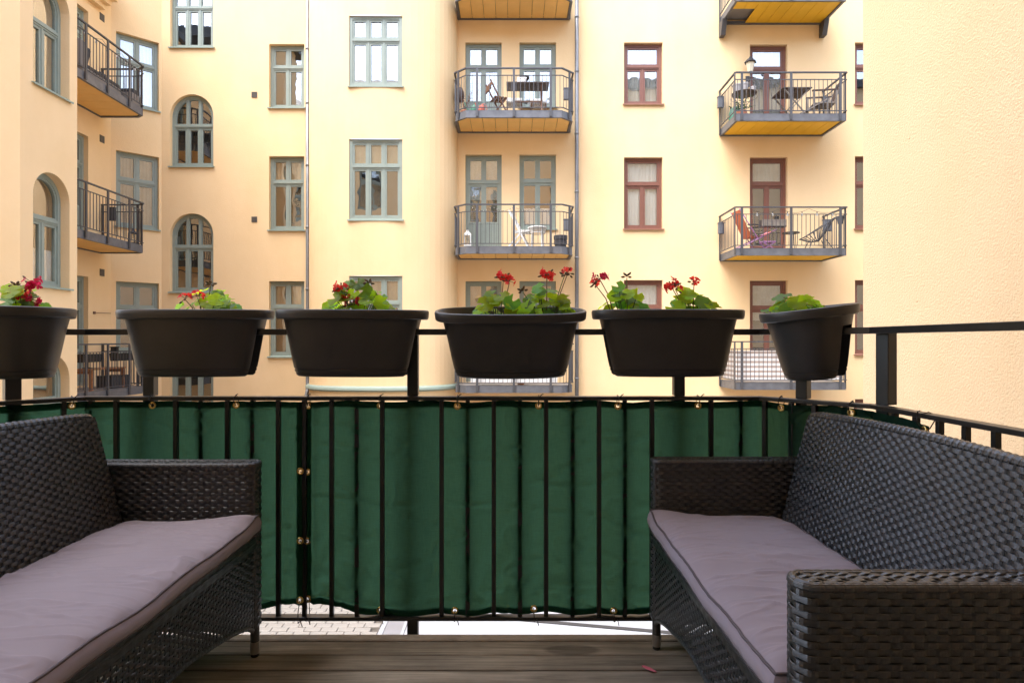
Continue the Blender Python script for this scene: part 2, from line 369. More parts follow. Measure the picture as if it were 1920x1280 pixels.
def plank_mat():
    m = mat('deck_wood', (0.19, 0.15, 0.108), 0.62, spec=0.3)
    t = m.node_tree; b = t.nodes['Principled BSDF']; tc = [n for n in t.nodes if n.type == 'TEX_COORD'][0]
    oi = t.nodes.new('ShaderNodeObjectInfo')
    off = t.nodes.new('ShaderNodeVectorMath'); off.operation = 'ADD'; t.links.new(tc.outputs['Object'], off.inputs[0])
    cx = t.nodes.new('ShaderNodeMath'); cx.operation = 'MULTIPLY'; cx.inputs[1].default_value = 37; t.links.new(oi.outputs['Random'], cx.inputs[0])
    t.links.new(cx.outputs[0], off.inputs[1])
    mp = t.nodes.new('ShaderNodeMapping'); mp.inputs['Scale'].default_value = (2.0, 42, 42); t.links.new(off.outputs[0], mp.inputs[0])
    n = t.nodes.new('ShaderNodeTexNoise'); n.inputs['Scale'].default_value = 1.0; n.inputs['Detail'].default_value = 8; n.inputs['Roughness'].default_value = 0.7; n.inputs['Distortion'].default_value = 0.8
    t.links.new(mp.outputs[0], n.inputs['Vector'])
    n2 = t.nodes.new('ShaderNodeTexNoise'); n2.inputs['Scale'].default_value = 5; n2.inputs['Detail'].default_value = 6; t.links.new(off.outputs[0], n2.inputs['Vector'])
    cr = t.nodes.new('ShaderNodeValToRGB'); cr.color_ramp.elements[0].position = 0.28; cr.color_ramp.elements[0].color = (0.10, 0.084, 0.066, 1)
    cr.color_ramp.elements[1].position = 0.72; cr.color_ramp.elements[1].color = (0.36, 0.318, 0.268, 1)
    t.links.new(n.outputs['Fac'], cr.inputs[0])
    r = t.nodes.new('ShaderNodeMapRange'); r.inputs['From Min'].default_value = 0.3; r.inputs['From Max'].default_value = 0.7; r.inputs['To Min'].default_value = 0.7; r.inputs['To Max'].default_value = 1.2
    t.links.new(n2.outputs['Fac'], r.inputs[0])
    r3 = t.nodes.new('ShaderNodeMapRange'); r3.inputs['To Min'].default_value = 0.85; r3.inputs['To Max'].default_value = 1.15; t.links.new(oi.outputs['Random'], r3.inputs[0])
    mm = t.nodes.new('ShaderNodeMath'); mm.operation = 'MULTIPLY'; t.links.new(r.outputs[0], mm.inputs[0]); t.links.new(r3.outputs[0], mm.inputs[1])
    # one damp oval stain on the second board
    sv = t.nodes.new('ShaderNodeVectorMath'); sv.operation = 'SUBTRACT'; sv.inputs[1].default_value = (0.205, 2.185, 0); t.links.new(tc.outputs['Object'], sv.inputs[0])
    sm = t.nodes.new('ShaderNodeVectorMath'); sm.operation = 'MULTIPLY'; sm.inputs[1].default_value = (10.0, 27, 0); t.links.new(sv.outputs[0], sm.inputs[0])
    ln = t.nodes.new('ShaderNodeVectorMath'); ln.operation = 'LENGTH'; t.links.new(sm.outputs[0], ln.inputs[0])
    ls = t.nodes.new('ShaderNodeMapRange'); ls.inputs['From Min'].default_value = 0.8; ls.inputs['From Max'].default_value = 1.05; ls.inputs['To Min'].default_value = 0.55; ls.inputs['To Max'].default_value = 1
    t.links.new(ln.outputs['Value'], ls.inputs[0])
    m2 = t.nodes.new('ShaderNodeMath'); m2.operation = 'MULTIPLY'; t.links.new(mm.outputs[0], m2.inputs[0]); t.links.new(ls.outputs[0], m2.inputs[1])
    s2 = t.nodes.new('ShaderNodeVectorMath'); s2.operation = 'SCALE'; t.links.new(cr.outputs[0], s2.inputs[0]); t.links.new(m2.outputs[0], s2.inputs['Scale'])
    t.links.new(s2.outputs[0], b.inputs['Base Color'])
    bp = t.nodes.new('ShaderNodeBump'); bp.inputs['Strength'].default_value = 0.5; bp.inputs['Distance'].default_value = 0.002
    t.links.new(n.outputs['Fac'], bp.inputs['Height']); t.links.new(bp.outputs[0], b.inputs['Normal'])
    return m
M['plank'] = plank_mat()
M['edge_board'] = mat('edge_board', (0.30, 0.262, 0.222), 0.6, var=0.25, vscale=9, bump=0.2, bscale=40, bdist=0.002)
M['paver'] = mat('paver_stone', (0.235, 0.215, 0.19), 0.9, var=0.12, vscale=4, bump=0.3, bscale=40, bdist=0.01)
M['sand'] = mat('joint_sand', (0.10, 0.085, 0.07), 0.95, var=0.2, vscale=6)
M['concrete'] = mat('pale_concrete', (0.29, 0.295, 0.31), 0.8, var=0.07, vscale=1.5, bump=0.2, bscale=50, bdist=0.004)
M['plate'] = mat('steel_plate', (0.24, 0.24, 0.255), 0.5, 0.3, var=0.1)
M['concrete_dark'] = mat('strip_dark_grey', (0.035, 0.033, 0.033), 0.8)
# ---------------------------------------------------------------- courtyard ground
GZ = -3.3
g = MB(); g.poly([(-40,-20,GZ-0.02),(40,-20,GZ-0.02),(40,50,GZ-0.02),(-40,50,GZ-0.02)])
ground = g.build('courtyard_ground', M['sand'])
tag(ground, kind='structure')
pv_me = None
def paver_mesh(k):
    m = MB(); a, b, h = 0.121, 0.066, 0.022; t = 0.006
    m.v = [(-a,-b,-h),(a,-b,-h),(a,b,-h),(-a,b,-h),(-a,-b,h-t),(a,-b,h-t),(a,b,h-t),(-a,b,h-t),(-a+t,-b+t,h),(a-t,-b+t,h),(a-t,b-t,h),(-a+t,b-t,h)]
    m.f = [(8,9,10,11),(0,1,5,4),(1,2,6,5),(2,3,7,6),(3,0,4,7),(4,5,9,8),(5,6,10,9),(6,7,11,10),(7,4,8,11)]
    me = m.mesh('paver'); me.materials.append(M['paver']); return me
pv = paver_mesh(0)
cnt = 0
for j in range(14):
    y = 8.95 + j*0.14
    for i in range(22):
        x = -2.13 - i*0.25 - (0.125 if j % 2 else 0)
        if cnt >= 298 or x < -7.4: continue
        o = link_mesh('paver', pv, ground)
        o.location = (x, y, GZ-0.005+random.uniform(-.003,.003)); o.rotation_euler = (random.uniform(-.012,.012), random.uniform(-.012,.012), random.uniform(-.01,.01))
        cnt += 1
def strip(name, x0, x1, y0, y1, z0, z1, m):
    s = MB(); s.box(x0, x1, y0, y1, z0, z1); return tag(s.build(name, M[m]), kind='structure')
strip('kerb_strip', -1.995, -1.925, -1, 14, GZ-0.1, GZ+0.02, 'concrete')
strip('steel_plate', -1.92, -1.66, -1, 14, GZ-0.1, GZ+0.012, 'plate')
strip('kerb_strip', -1.655, -1.61, -1, 14, GZ-0.1, GZ+0.03, 'concrete')
strip('concrete_slab', -1.605, 9.0, -1, 14.2, GZ-0.1, GZ+0.016, 'concrete')
s = MB(); s.bar((-0.6, 10.12, GZ+0.022), (5.0, 9.0, GZ+0.022), 0.09, 0.012)
tag(s.build('dark_strip', M['concrete_dark']), kind='structure')  # dark diagonal strip laid across the slab

# ---------------------------------------------------------------- walls with real openings
REV = 0.36
class Path:
    """plan polyline from A to B; s runs along it, n points to the courtyard"""
    def __init__(s, pts, flip=False):
        s.p = [Vector((a, b, 0)) for a, b in pts]; s.c = [0]
        for i in range(1, len(s.p)): s.c.append(s.c[-1] + (s.p[i]-s.p[i-1]).length)
        s.L = s.c[-1]; s.flip = -1 if flip else 1
    def pos(s, t):
        t = max(0, min(s.L, t))
        for i in range(len(s.c)-1):
            if t <= s.c[i+1] + 1e-9:
                k = (t-s.c[i])/(s.c[i+1]-s.c[i]); return s.p[i].lerp(s.p[i+1], k)
        return s.p[-1].copy()
    def at_px(s, x):
        k = (x-960)/F
        for i in range(len(s.p)-1):
            a, b = s.p[i], s.p[i+1]; fa = a.x-k*a.y; fb = b.x-k*b.y
            if fa*fb <= 0 and fa != fb:
                t = fa/(fa-fb); return s.c[i] + t*(s.c[i+1]-s.c[i]), a.y + t*(b.y-a.y)
        raise ValueError('px %s not on path' % x)
    def z_px(s, x, y):
        _, Y = s.at_px(x); return EYE + (640-y)/F*Y

def wall(parent, path, z0, z1, holes, m, name='wall'):
    mb = MB()
    S = set([0.0, path.L]); Z = set([z0, z1])
    for c in path.c: S.add(c)
    for h in holes: S.add(h['s0']); S.add(h['s1']); Z.add(h['z0']); Z.add(h['z1'])
    S = sorted(S); Z = sorted(Z)
    S = [S[0]] + [b for a, b in zip(S, S[1:]) if b-a > 1e-5]
    # drop breakpoints of the curve inside a hole's edge tolerance is not needed
    for a, b in zip(S, S[1:]):
        pa, pb = path.pos(a), path.pos(b); mid = (a+b)/2; run = None
        for za, zb in zip(Z, Z[1:]):
            mz = (za+zb)/2
            inside = any(h['s0'] < mid < h['s1'] and h['z0'] < mz < h['z1'] for h in holes)
            if not inside:
                mb.poly([pa+ZUP*za, pb+ZUP*za, pb+ZUP*zb, pa+ZUP*zb])
    for h in holes:
        pa, pb = path.pos(h['s0']), path.pos(h['s1']); d = (pb-pa); w_ = d.length; d.normalize()
        n = Vector((d.y, -d.x, 0)) * path.flip
        h.update(o=pa+ZUP*h['z0'], d=d, n=n, w=w_, h=h['z1']-h['z0'])
        i = -n*REV
        A, B, C, D = pa+ZUP*h['z0'], pb+ZUP*h['z0'], pb+ZUP*h['z1'], pa+ZUP*h['z1']
        mb.poly([A, B, B+i, A+i])
        if h.get('arch'):
            r = w_/2; zs = h['z1']-r; c = (pa+pb)/2+ZUP*zs; K = 20
            arc = [c - d*(r*math.cos(math.pi*k/K)) + ZUP*(r*math.sin(math.pi*k/K)) for k in range(K+1)]
            top = [pa.lerp(pb, (1-math.cos(math.pi*k/K))/2)+ZUP*h['z1'] for k in range(K+1)]
            for k in range(K):
                mb.poly([arc[k], arc[k+1], top[k+1], top[k]]); mb.poly([arc[k], arc[k+1], arc[k+1]+i, arc[k]+i])
            E, G = pa+ZUP*zs, pb+ZUP*zs
            mb.poly([A, E, E+i, A+i]); mb.poly([B, G, G+i, B+i])
        else:
            mb.poly([D, C, C+i, D+i]); mb.poly([A, D, D+i, A+i]); mb.poly([B, C, C+i, B+i])
        # straight filler where the curved wall and the chord differ
    return mb.build(name, M[m], parent)

def window(parent, h, cols=2, tr=0.34, fm='green', back='room', sill=True, door=0.0, toptwo=True, lower_cols=None, half=None, label=None, rec=0.11, name=None, mid=None):
    """timber window or door in the opening h: frame, one pane object per light, sill, what hangs behind it"""
    o, d, n, W, H = h['o'], h['d'], h['n'], h['w'], h['h']; arch = h.get('arch')
    fmat = M[fm]; t = 0.075; st = 0.045
    root = MB(); nm = name or ('balcony_door' if door else 'window')
    def B(x0, x1, z0, z1, n0, n1): root.obox(o, d, n, ZUP, x0, x1, n0, n1, z0, z1)
    r = W/2; zs = H-r if arch else H
    n0, n1 = -rec-0.09, -rec
    B(0, t, 0, zs if arch else H, n0, n1); B(W-t, W, 0, zs if arch else H, n0, n1); B(t, W-t, 0, t*1.15, n0, n1-0.002)
    c = o + d*r + ZUP*zs
    def ring(ra, rb, na, nb, K=18):
        for k in range(K):
            a0, a1 = math.pi*k/K, math.pi*(k+1)/K
            P = lambda rr, a, nn: c - d*(rr*math.cos(a)) + ZUP*(rr*math.sin(a)) + n*nn
            q = [P(ra,a0,nb),P(rb,a0,nb),P(rb,a1,nb),P(ra,a1,nb)]; root.poly(q)
            root.poly([P(rb,a0,nb),P(rb,a0,na),P(rb,a1,na),P(rb,a1,nb)])
    if arch: ring(r, r-t, n0, n1)
    else: B(t, W-t, H-t, H, n0, n1-0.002)
    # raised moulding round the frame
    if not arch: B(t*1.3, W-t*1.3, H-t*0.7, H-t*0.45, n1-0.002, n1+0.012)
    zt = H - (t + (H-2*t)*tr)          # transom centre
    B(t, W-t, zt-0.045, zt+0.045, n0, n1-0.004)
    B(t, W-t, zt-0.012, zt+0.030, n1-0.004, n1+0.014)
    panes = []
    def light(x0, x1, z0, z1):
        m0, m1 = -rec-0.075, -rec-0.018
        B(x0, x0+st, z0, z1, m0, m1); B(x1-st, x1, z0, z1, m0, m1); B(x0+st, x1-st, z0, z0+st, m0, m1-.002); B(x0+st, x1-st, z1-st, z1, m0, m1-.002)
        panes.append((x0+st-.004, x1-st+.004, z0+st-.004, z1-st+.004))
    def split(k, x0, x1):
        wd = (x1-x0)/k; return [(x0+wd*i, x0+wd*(i+1)) for i in range(k)]
    mw = 0.04
    xs_top = split(cols if toptwo else 1, t, W-t)
    xs_low = split(lower_cols or cols, t, W-t)
    zl0 = t*1.15
    arcp = []
    if arch:
        ri = r-t
        for (a, b) in xs_top:
            a2, b2 = a+mw/2*(a > t), b-mw/2*(b < W-t-1e-6)
            pts = []
            K = 8
            for k in range(K+1):
                x = a2+st*.6+(b2-a2-st*1.2)*k/K; zz = zs + math.sqrt(max(0, (ri-st*.6)**2-(x-r)**2)); pts.append((x, max(zz, zt+0.06)))
            arcp.append(pts)
            if a > t:
                B(a-mw/2-.01, a+mw/2+.01, zt+0.045, zs+math.sqrt(max(0, ri*ri-(a-r)**2)), n0, n1-.006)
            B(a2, b2, zt+.045, zt+.045+st*.7, -rec-.075, -rec-.018)
            for xx in (a2, b2-st*.6):
                xm = xx if xx > r else xx+st*.6
                B(xx, xx+st*.6, zt+.045, zs+math.sqrt(max(0, ri*ri-(xm-r)**2))-0.005, -rec-.075, -rec-.020)
        ring(ri+.004, ri-st*.7, -rec-.075, -rec-.016)
    else:
        for i, (a, b) in enumerate(xs_top):
            if i: B(a-mw/2, a+mw/2, zt+0.045, H-t, n0, n1-.006)
            light(a+(mw/2 if i else 0), b-(mw/2 if i < len(xs_top)-1 else 0), zt+0.045, H-t)
    for i, (a, b) in enumerate(xs_low):
        a2 = a+(mw/2 if i else 0); b2 = b-(mw/2 if i < len(xs_low)-1 else 0)
        if i: B(a-mw/2, a+mw/2, zl0, zt-0.045, n0, n1-.006)
        zb = zl0
        if door:
            zb = H*door
            for k in range(6):
                xa = a2+(b2-a2)*k/6; xb = a2+(b2-a2)*(k+1)/6-.006; B(xa, xb, zl0, zb-.004, -rec-.07, -rec-.03+(.004 if k % 2 else 0))
        light(a2, b2, zb, zt-0.045)
    f = root.build(nm, fmat, parent)
    if label: f['label'] = label
    gi = -rec-0.05
    for (x0, x1, z0, z1) in panes:
        p = MB(); p.obox(o, d, n, ZUP, x0, x1, gi-.003, gi+.003, z0, z1); p.build('pane', M['glass'], f, fix=True)
    for pts in arcp:
        p = MB(); q = [o+d*x+ZUP*z+n*(gi-.003) for x, z in pts]
        q += [o+d*pts[-1][0]+ZUP*(zt+.05)+n*(gi-.003), o+d*pts[0][0]+ZUP*(zt+.05)+n*(gi-.003)]
        p.prism(q, n*.006); p.build('pane', M['glass'], f, fix=True)
    bk = MB(); bz = -rec-0.085
    if back == 'room':
        bk.obox(o, d, n, ZUP, -.02, W+.02, -REV-.01, -REV+.004, -.02, H+.02); bk.build('room_interior', M['room'], f)
        if half:
            hk = MB(); rows = []
            for z in (H*half[0], H*half[1]):
                rows.append([o+d*(t+(W-2*t)*k/30)+ZUP*z+n*(bz+0.012*math.sin(k*1.9)) for k in range(31)])
            hk.grid(rows); hk.build('curtain', M[half[2]], f, smooth=True)
    else:
        rows = []
        for z in (0.0, H):
            rows.append([o+d*(W*k/40)+ZUP*z+n*(bz+0.015*math.sin(k*1.7+math.sin(k*.6))) for k in range(41)])
        bk.grid(rows); bk.build('curtain', M[back], f, smooth=True)
        b2 = MB(); b2.obox(o, d, n, ZUP, -.02, W+.02, -REV-.01, -REV+.004, -.02, H+.02); b2.build('room_interior', M['room'], f)
    if sill:
        s = MB(); sm = 'sill_green' if fm == 'green' else 'sill_brown'
        P = lambda x, nn, z: o+d*x+n*nn+ZUP*z
        sec = [(-rec-.005, 0.035), (0.055, 0.008), (0.055, -0.022), (0.046, -0.022), (0.046, -0.004), (-rec-.005, 0.016)]
        s.prism([P(-0.035, a, b) for a, b in sec], d*(W+0.07)); s.build('sill', M[sm], f)
    return f

def hole_px(path, xl, xr, yt, yb, xref=None, arch=False, **k):
    s0, _ = path.at_px(xl); s1, _ = path.at_px(xr)
    xr_ = xref if xref is not None else (xl+xr)/2
    z1 = path.z_px(xr_, yt); z0 = path.z_px(xr_, yb)
    h = dict(s0=min(s0, s1), s1=max(s0, s1), z0=z0, z1=z1, arch=arch); h.update(k); return h

YF = 16.6
TOP = 12.6
# --- green-windowed building: side wall, slanted wall, stair wall, bow, balcony wall
gb = thing('apartment_building', 'pale yellow apartment building with sage green windows, arched stair windows and a rounded bay', 'building', (-3, YF, GZ))
C1 = (-9.92, 15.83); C2 = (-9.09, YF)
side = Path([(-9.92, 9.0), C1]); side.flip = 1
slant = Path([C1, C2]); stair = Path([C2, (-5.16, YF)])
bow_pts = []
BX, BW, BD = -3.285, 1.875, 1.42
for k in range(33):
    a = math.pi*k/32; cx = -math.cos(a); sy = math.sin(a)
    e = 2/2.5
    bow_pts.append((BX + BW*math.copysign(abs(cx)**e, cx), YF - BD*abs(sy)**e))
bow = Path(bow_pts)
balw = Path([(-1.41, YF), (1.70, YF)])
gw = []     # (path, hole, window options)
def add(path, h, **k): gw.append((path, h, k))
for (zf, hh) in ((6.6, 2.16), (3.35, 2.49), (0.0, 2.56)):
    s1, _ = side.at_px(165.5)
    add(side, dict(s0=s1-1.0, s1=s1, z0=zf+0.02, z1=zf+hh), cols=2, tr=0.26, door=0.32, sill=False)
SL = [(58, 193), (281, 424), (527, 661)]
for i, (a, b) in enumerate(SL):
    add(slant, hole_px(slant, 217.5, 298, a, b, xref=217.5), cols=2, tr=0.36, back=('curtain_or_sky_white', 'curtain_tan', 'room')[i])  # top row: white cloth stands in for sky mirrored in the glass
for (a, b) in ((-46, 90), (177, 313), (400, 548), (640, 783)):
    add(stair, hole_px(stair, 319, 400, a, b, arch=True), cols=3, tr=0.42)
for i, (a, b) in enumerate(((83, 203), (293, 432), (527, 669))):
    add(stair, hole_px(stair, 504.5, 570.5, a, b), cols=2, tr=0.335, half=None if i == 0 else (0.62, 0.93, 'curtain_tan'))
for i, (a, b) in enumerate(((30, 163), (261, 413), (517, 672))):
    add(bow, hole_px(bow, 654.5, 754.5, a, b, xref=654.5), cols=3, tr=0.325, half=None if i == 0 else (0.66, 0.92, 'curtain_tan'), rec=0.03)
for i, (a, b, ye) in enumerate(((80, 236, 202), (290, 472.5, 430), (527, 716, 672))):
    add(balw, hole_px(balw, 872.5, 940.5, a, b), cols=2, tr=0.27, door=0.30, sill=False, half=(0.55, 0.97, 'curtain_sheer'))
    add(balw, hole_px(balw, 974, 1042.5, a, ye), cols=2, tr=0.34, half=((0.1, .95, 'curtain_sheer'), (0.06, 0.30, 'curtain_or_sky_white'), (0.5, .95, 'curtain_sheer'))[i])
# an extra storey above the frame, seen only in reflections and from aside
for path, z1 in ((side, 9.55), (slant, TOP), (stair, TOP), (bow, TOP), (balw, TOP)):
    wall(gb, path, GZ, z1, [h for p, h, k in gw if p is path], 'plaster').parent = gb
for o in gb.children:
    for v in o.data.vertices: v.co -= gb.location
def shift_to(parent):
    """children built in world space -> parent's space"""
    L = parent.location
    T = Matrix.Translation(-L); seen = set()
    def rec(o):
        for ch in o.children:
            if ch.type == 'MESH' and not ch.get('_done'):
                if ch.data.name not in seen: ch.data.transform(T); seen.add(ch.data.name)
                ch['_done'] = 1
            rec(ch)
    rec(parent)
def clean(parent):
    def rec(o):
        for ch in o.children:
            if '_done' in ch: del ch['_done']
            rec(ch)
    rec(parent)
for o in gb.children: o['_done'] = 1
for p, h, k in gw: window(gb, h, **k)

# string course along the foot of the bow
lg = MB(); sec = [(0.0, 0.19), (0.03, 0.19), (0.09, 0.15), (0.10, 0.10), (0.07, 0.07), (0.0, 0.05)]
rows = []
for k in range(41):
    s_ = bow.L*(0.015+0.97*k/40); a = bow.pos(s_-.02); b = bow.pos(s_+.02); d = (b-a).normalized(); n = Vector((d.y, -d.x, 0)); p = bow.pos(s_)
    rows.append([p + n*(q[0]-.002) + ZUP*q[1] for q in sec])
for r_ in rows:
    pass
lg.grid([[Vector(p) - ZUP*0.20 for p in r_] for r_ in rows])
lg.build('string_course', M['sill_green'], gb)
# vents
def vent(x, y, path, wd, ht, parent):
    s_, Y = path.at_px(x); p = path.pos(s_); a = path.pos(s_-.02); b = path.pos(s_+.02); d = (b-a).normalized(); n = Vector((d.y, -d.x, 0))*path.flip
    z = EYE+(640-y)/F*Y; v = MB(); v.obox(p+ZUP*z, d, n, ZUP, -wd/2, wd/2, 0.001, 0.012, -ht/2, ht/2)
    for k in range(5): v.obox(p+ZUP*(z-ht/2+ht*(k+.5)/5), d, n, ZUP, -wd*.42, wd*.42, 0.012, 0.020, -ht*.045, ht*.045)
    v.build('air_vent', M['vent'], parent)
for y in (33, 261, 511): vent(191, y, side, 0.17, 0.17, gb)
for y in (178, 411.5): vent(477, y, stair, 0.145, 0.145, gb)
# eaves cornice over the side wall and the gutter beside it
cn = MB()
for (dx, za, zb) in ((0.14, 9.02, 9.13), (0.26, 9.13, 9.24), (0.40, 9.24, 9.40), (0.48, 9.40, 9.55)):
    cn.box(-9.93, -9.92+dx, 9.0, 15.50-(.48-dx)*.3, za, zb)
cn.build('cornice', M['plaster'], gb)
gt = MB(); gt.box(-9.95, -9.30, 9.0, 15.62, 9.56, 9.72); gt.build('gutter', M['roof'], gb)
rf = MB(); rf.poly([(-9.3, 9.0, 9.73), (-9.3, 15.62, 9.73), (-13, 15.62, 11.2), (-13, 9.0, 11.2)]); rf.build('roof', M['roof'], gb)
# parapet roof over the rest
rf = MB(); rf.prism([(C1[0], C1[1], TOP), (C2[0]-.1, YF-.25, TOP), (1.75, YF-.25, TOP), (1.75, 22, TOP), (-9.92, 22, TOP)], (0, 0, .25)); rf.build('roof', M['roof'], gb)

# --- red-brown windowed building on the right
rb = thing('apartment_building', 'yellow apartment building with red-brown window frames, on the right behind the round planter', 'building', (6, YF, GZ))
redw = Path([(1.70, YF), (11.5, YF)])
rw = []
for i, (a, b) in enumerate(((80, 196.5), (295, 430), (525, 665))):
    rw.append((hole_px(redw, 1170, 1242.5, a, b), dict(cols=1, lower_cols=2, tr=0.36, back=('curtain_sheer', 'curtain_or_sky_white', 'curtain_or_sky_white')[i])))
for i, (a, b) in enumerate(((84, 236), (295, 470), (526, 712))):
    rw.append((hole_px(redw, 1406, 1476.5, a, b), dict(cols=1, lower_cols=2, tr=0.27, door=0.04, sill=False, back='room', half=((.03, .97, 'curtain_sheer'), (.72, .95, 'curtain_sheer'), (.6, .97, 'curtain_sheer'))[i])))
for i, (a, b) in enumerate(((80, 197), (293, 430), (525, 665), (748, 890))):
    rw.append((hole_px(redw, 1603, 1672, a, b), dict(cols=1, lower_cols=2, tr=0.36, back=('room', 'room', 'room', 'room')[i])))
wall(rb, redw, GZ, TOP, [h for h, k in rw], 'plaster')
for h, k in rw: window(rb, h, fm='brown', name='balcony_door' if k.get('door') else 'window', **k)
rf = MB(); rf.prism([(1.76, YF-.25, TOP), (11.5, YF-.25, TOP), (11.5, 22, TOP), (1.76, 22, TOP)], (0, 0, .25)); rf.build('roof', M['roof'], rb)

# --- left wing with arched windows
lw = thing('apartment_building', 'yellow wing at the left edge with tall arched green windows', 'building', (-8, 10.5, GZ))
lp = Path([(-18, 8.6), (-9.47, 8.6), (-8.35, 9.72), (-7.855, 10.22), (-7.855, 11.56), (-9.92, 11.56)])
lp.flip = 1
lh = []
sa, _ = lp.at_px(62); sb, _ = lp.at_px(130.5)
for (za, zb) in ((5.29, 7.22), (1.97, 3.92), (-1.15, 0.82)): lh.append(dict(s0=sa, s1=sb, z0=za, z1=zb, arch=True))
wall(lw, lp, GZ, 11.4, lh, 'plaster_left')
for i, h in enumerate(lh): window(lw, h, cols=1, lower_cols=2, tr=(0.40, 0.40, 0.40)[i], back=('curtain_tan', 'room', 'room')[i], rec=0.16, half=(0.02, 0.34, 'curtain_or_sky_white') if i == 1 else None)
rf = MB(); rf.prism([(-18, 8.35, 11.4), (-9.4, 8.35, 11.4), (-8.1, 9.65, 11.4), (-7.6, 10.15, 11.4), (-7.6, 11.8, 11.4), (-18, 11.8, 11.4)], (0, 0, .3)); rf.build('roof', M['roof'], lw)

# --- rough plaster wall close on the right
rwall = thing('apartment_building', 'blank rough-plastered pale yellow house wall close on the right', 'building', (3.3, 3, GZ))
mb = MB(); RX = 3.2; RYE = RX/((1615.5-960)/F)
N_ = 40
def rrow(z):
    pts = [Vector((RX, -0.6+(RYE-0.03+0.6)*k/N_, z)) for k in range(N_+1)]
    pts += [Vector((RX+.01, RYE-.008, z)), Vector((RX+.03, RYE, z)), Vector((RX+22, RYE, z))]
    return pts
mb.grid([rrow(GZ), rrow(12.0)]); mb.build('wall', M['plaster_rough'], rwall)
rf = MB(); rf.box(RX-.3, RX+22, -.6, RYE+.3, 12.0, 12.3); rf.build('roof', M['roof'], rwall)

# --- our own house behind the lens: wall and windows (seen in the window reflections), unseen shading slabs
ow = thing('apartment_building', 'yellow house wall directly behind the viewer, carrying this balcony', 'building', (0, -0.6, GZ))
op = Path([(RX, -0.6), (-17, -0.6)]); op.flip = 1
oh = []
for zf in (-3.1, 0.9, 4.2, 7.5):
    for xx in (2.6, -2.2, -4.4, -6.6, -9.2, -11.6):
        if zf == 0.9 and xx in (-2.2, 2.6): continue
        oh.append(dict(s0=RX-xx-.55, s1=RX-xx+.55, z0=zf, z1=zf+1.9))
for zf in (3.3, 6.6): oh.append(dict(s0=RX+.325-.8, s1=RX+.325+.8, z0=zf+.03, z1=zf+2.4))
oh.append(dict(s0=.12, s1=RX+2.45, z0=.03, z1=2.75))  # unseen glazing, widened to keep bounced wall light off the balcony
oh = [h for h in oh if h['s0'] > 0.02 and h['s1'] < op.L-.02]
wall(ow, op, GZ, 12.2, oh, 'plaster')
for h in oh: window(ow, h, cols=2 if h['s1']-h['s0'] < 2 else 6, tr=.33, sill=False)
rf = MB(); rf.prism([(-17.2, -.35, 12.2), (RX+1, -.35, 12.2), (RX+1, -3.2, 14.6), (-17.2, -3.2, 14.6)], (0, 0, .12)); rf.build('roof', M['roof'], ow)
for zc in (3.15, 6.45):
    ub = MB(); ub.prism([(-1.80, -.59, zc), (-1.80, 2.05, zc), (-1.55, 2.35, zc), (.9, 2.35, zc), (1.15, 2.05, zc), (1.15, -.59, zc)], (0, 0, .17)); ub.build('upper_shade_slab', M['soffit_ochre'], ow)  # unseen slabs overhead, added to darken this balcony

# ---------------------------------------------------------------- steel balconies across the yard (parts of their houses)
def chain(pts, off, closed=False):
    """plan polyline offset outward by off (pts run so that outside is on the right-hand normal (d.y,-d.x))"""
    P = [Vector((a, b, 0)) for a, b in pts]; out = []
    for i, p in enumerate(P):
        ns = []
        if i > 0: d = (P[i]-P[i-1]).normalized(); ns.append(Vector((d.y, -d.x, 0)))
        if i < len(P)-1: d = (P[i+1]-P[i]).normalized(); ns.append(Vector((d.y, -d.x, 0)))
        n = sum(ns, Vector()) / len(ns); l = n.length; n = n / (l*l)
        out.append(p + n*off)
    return out

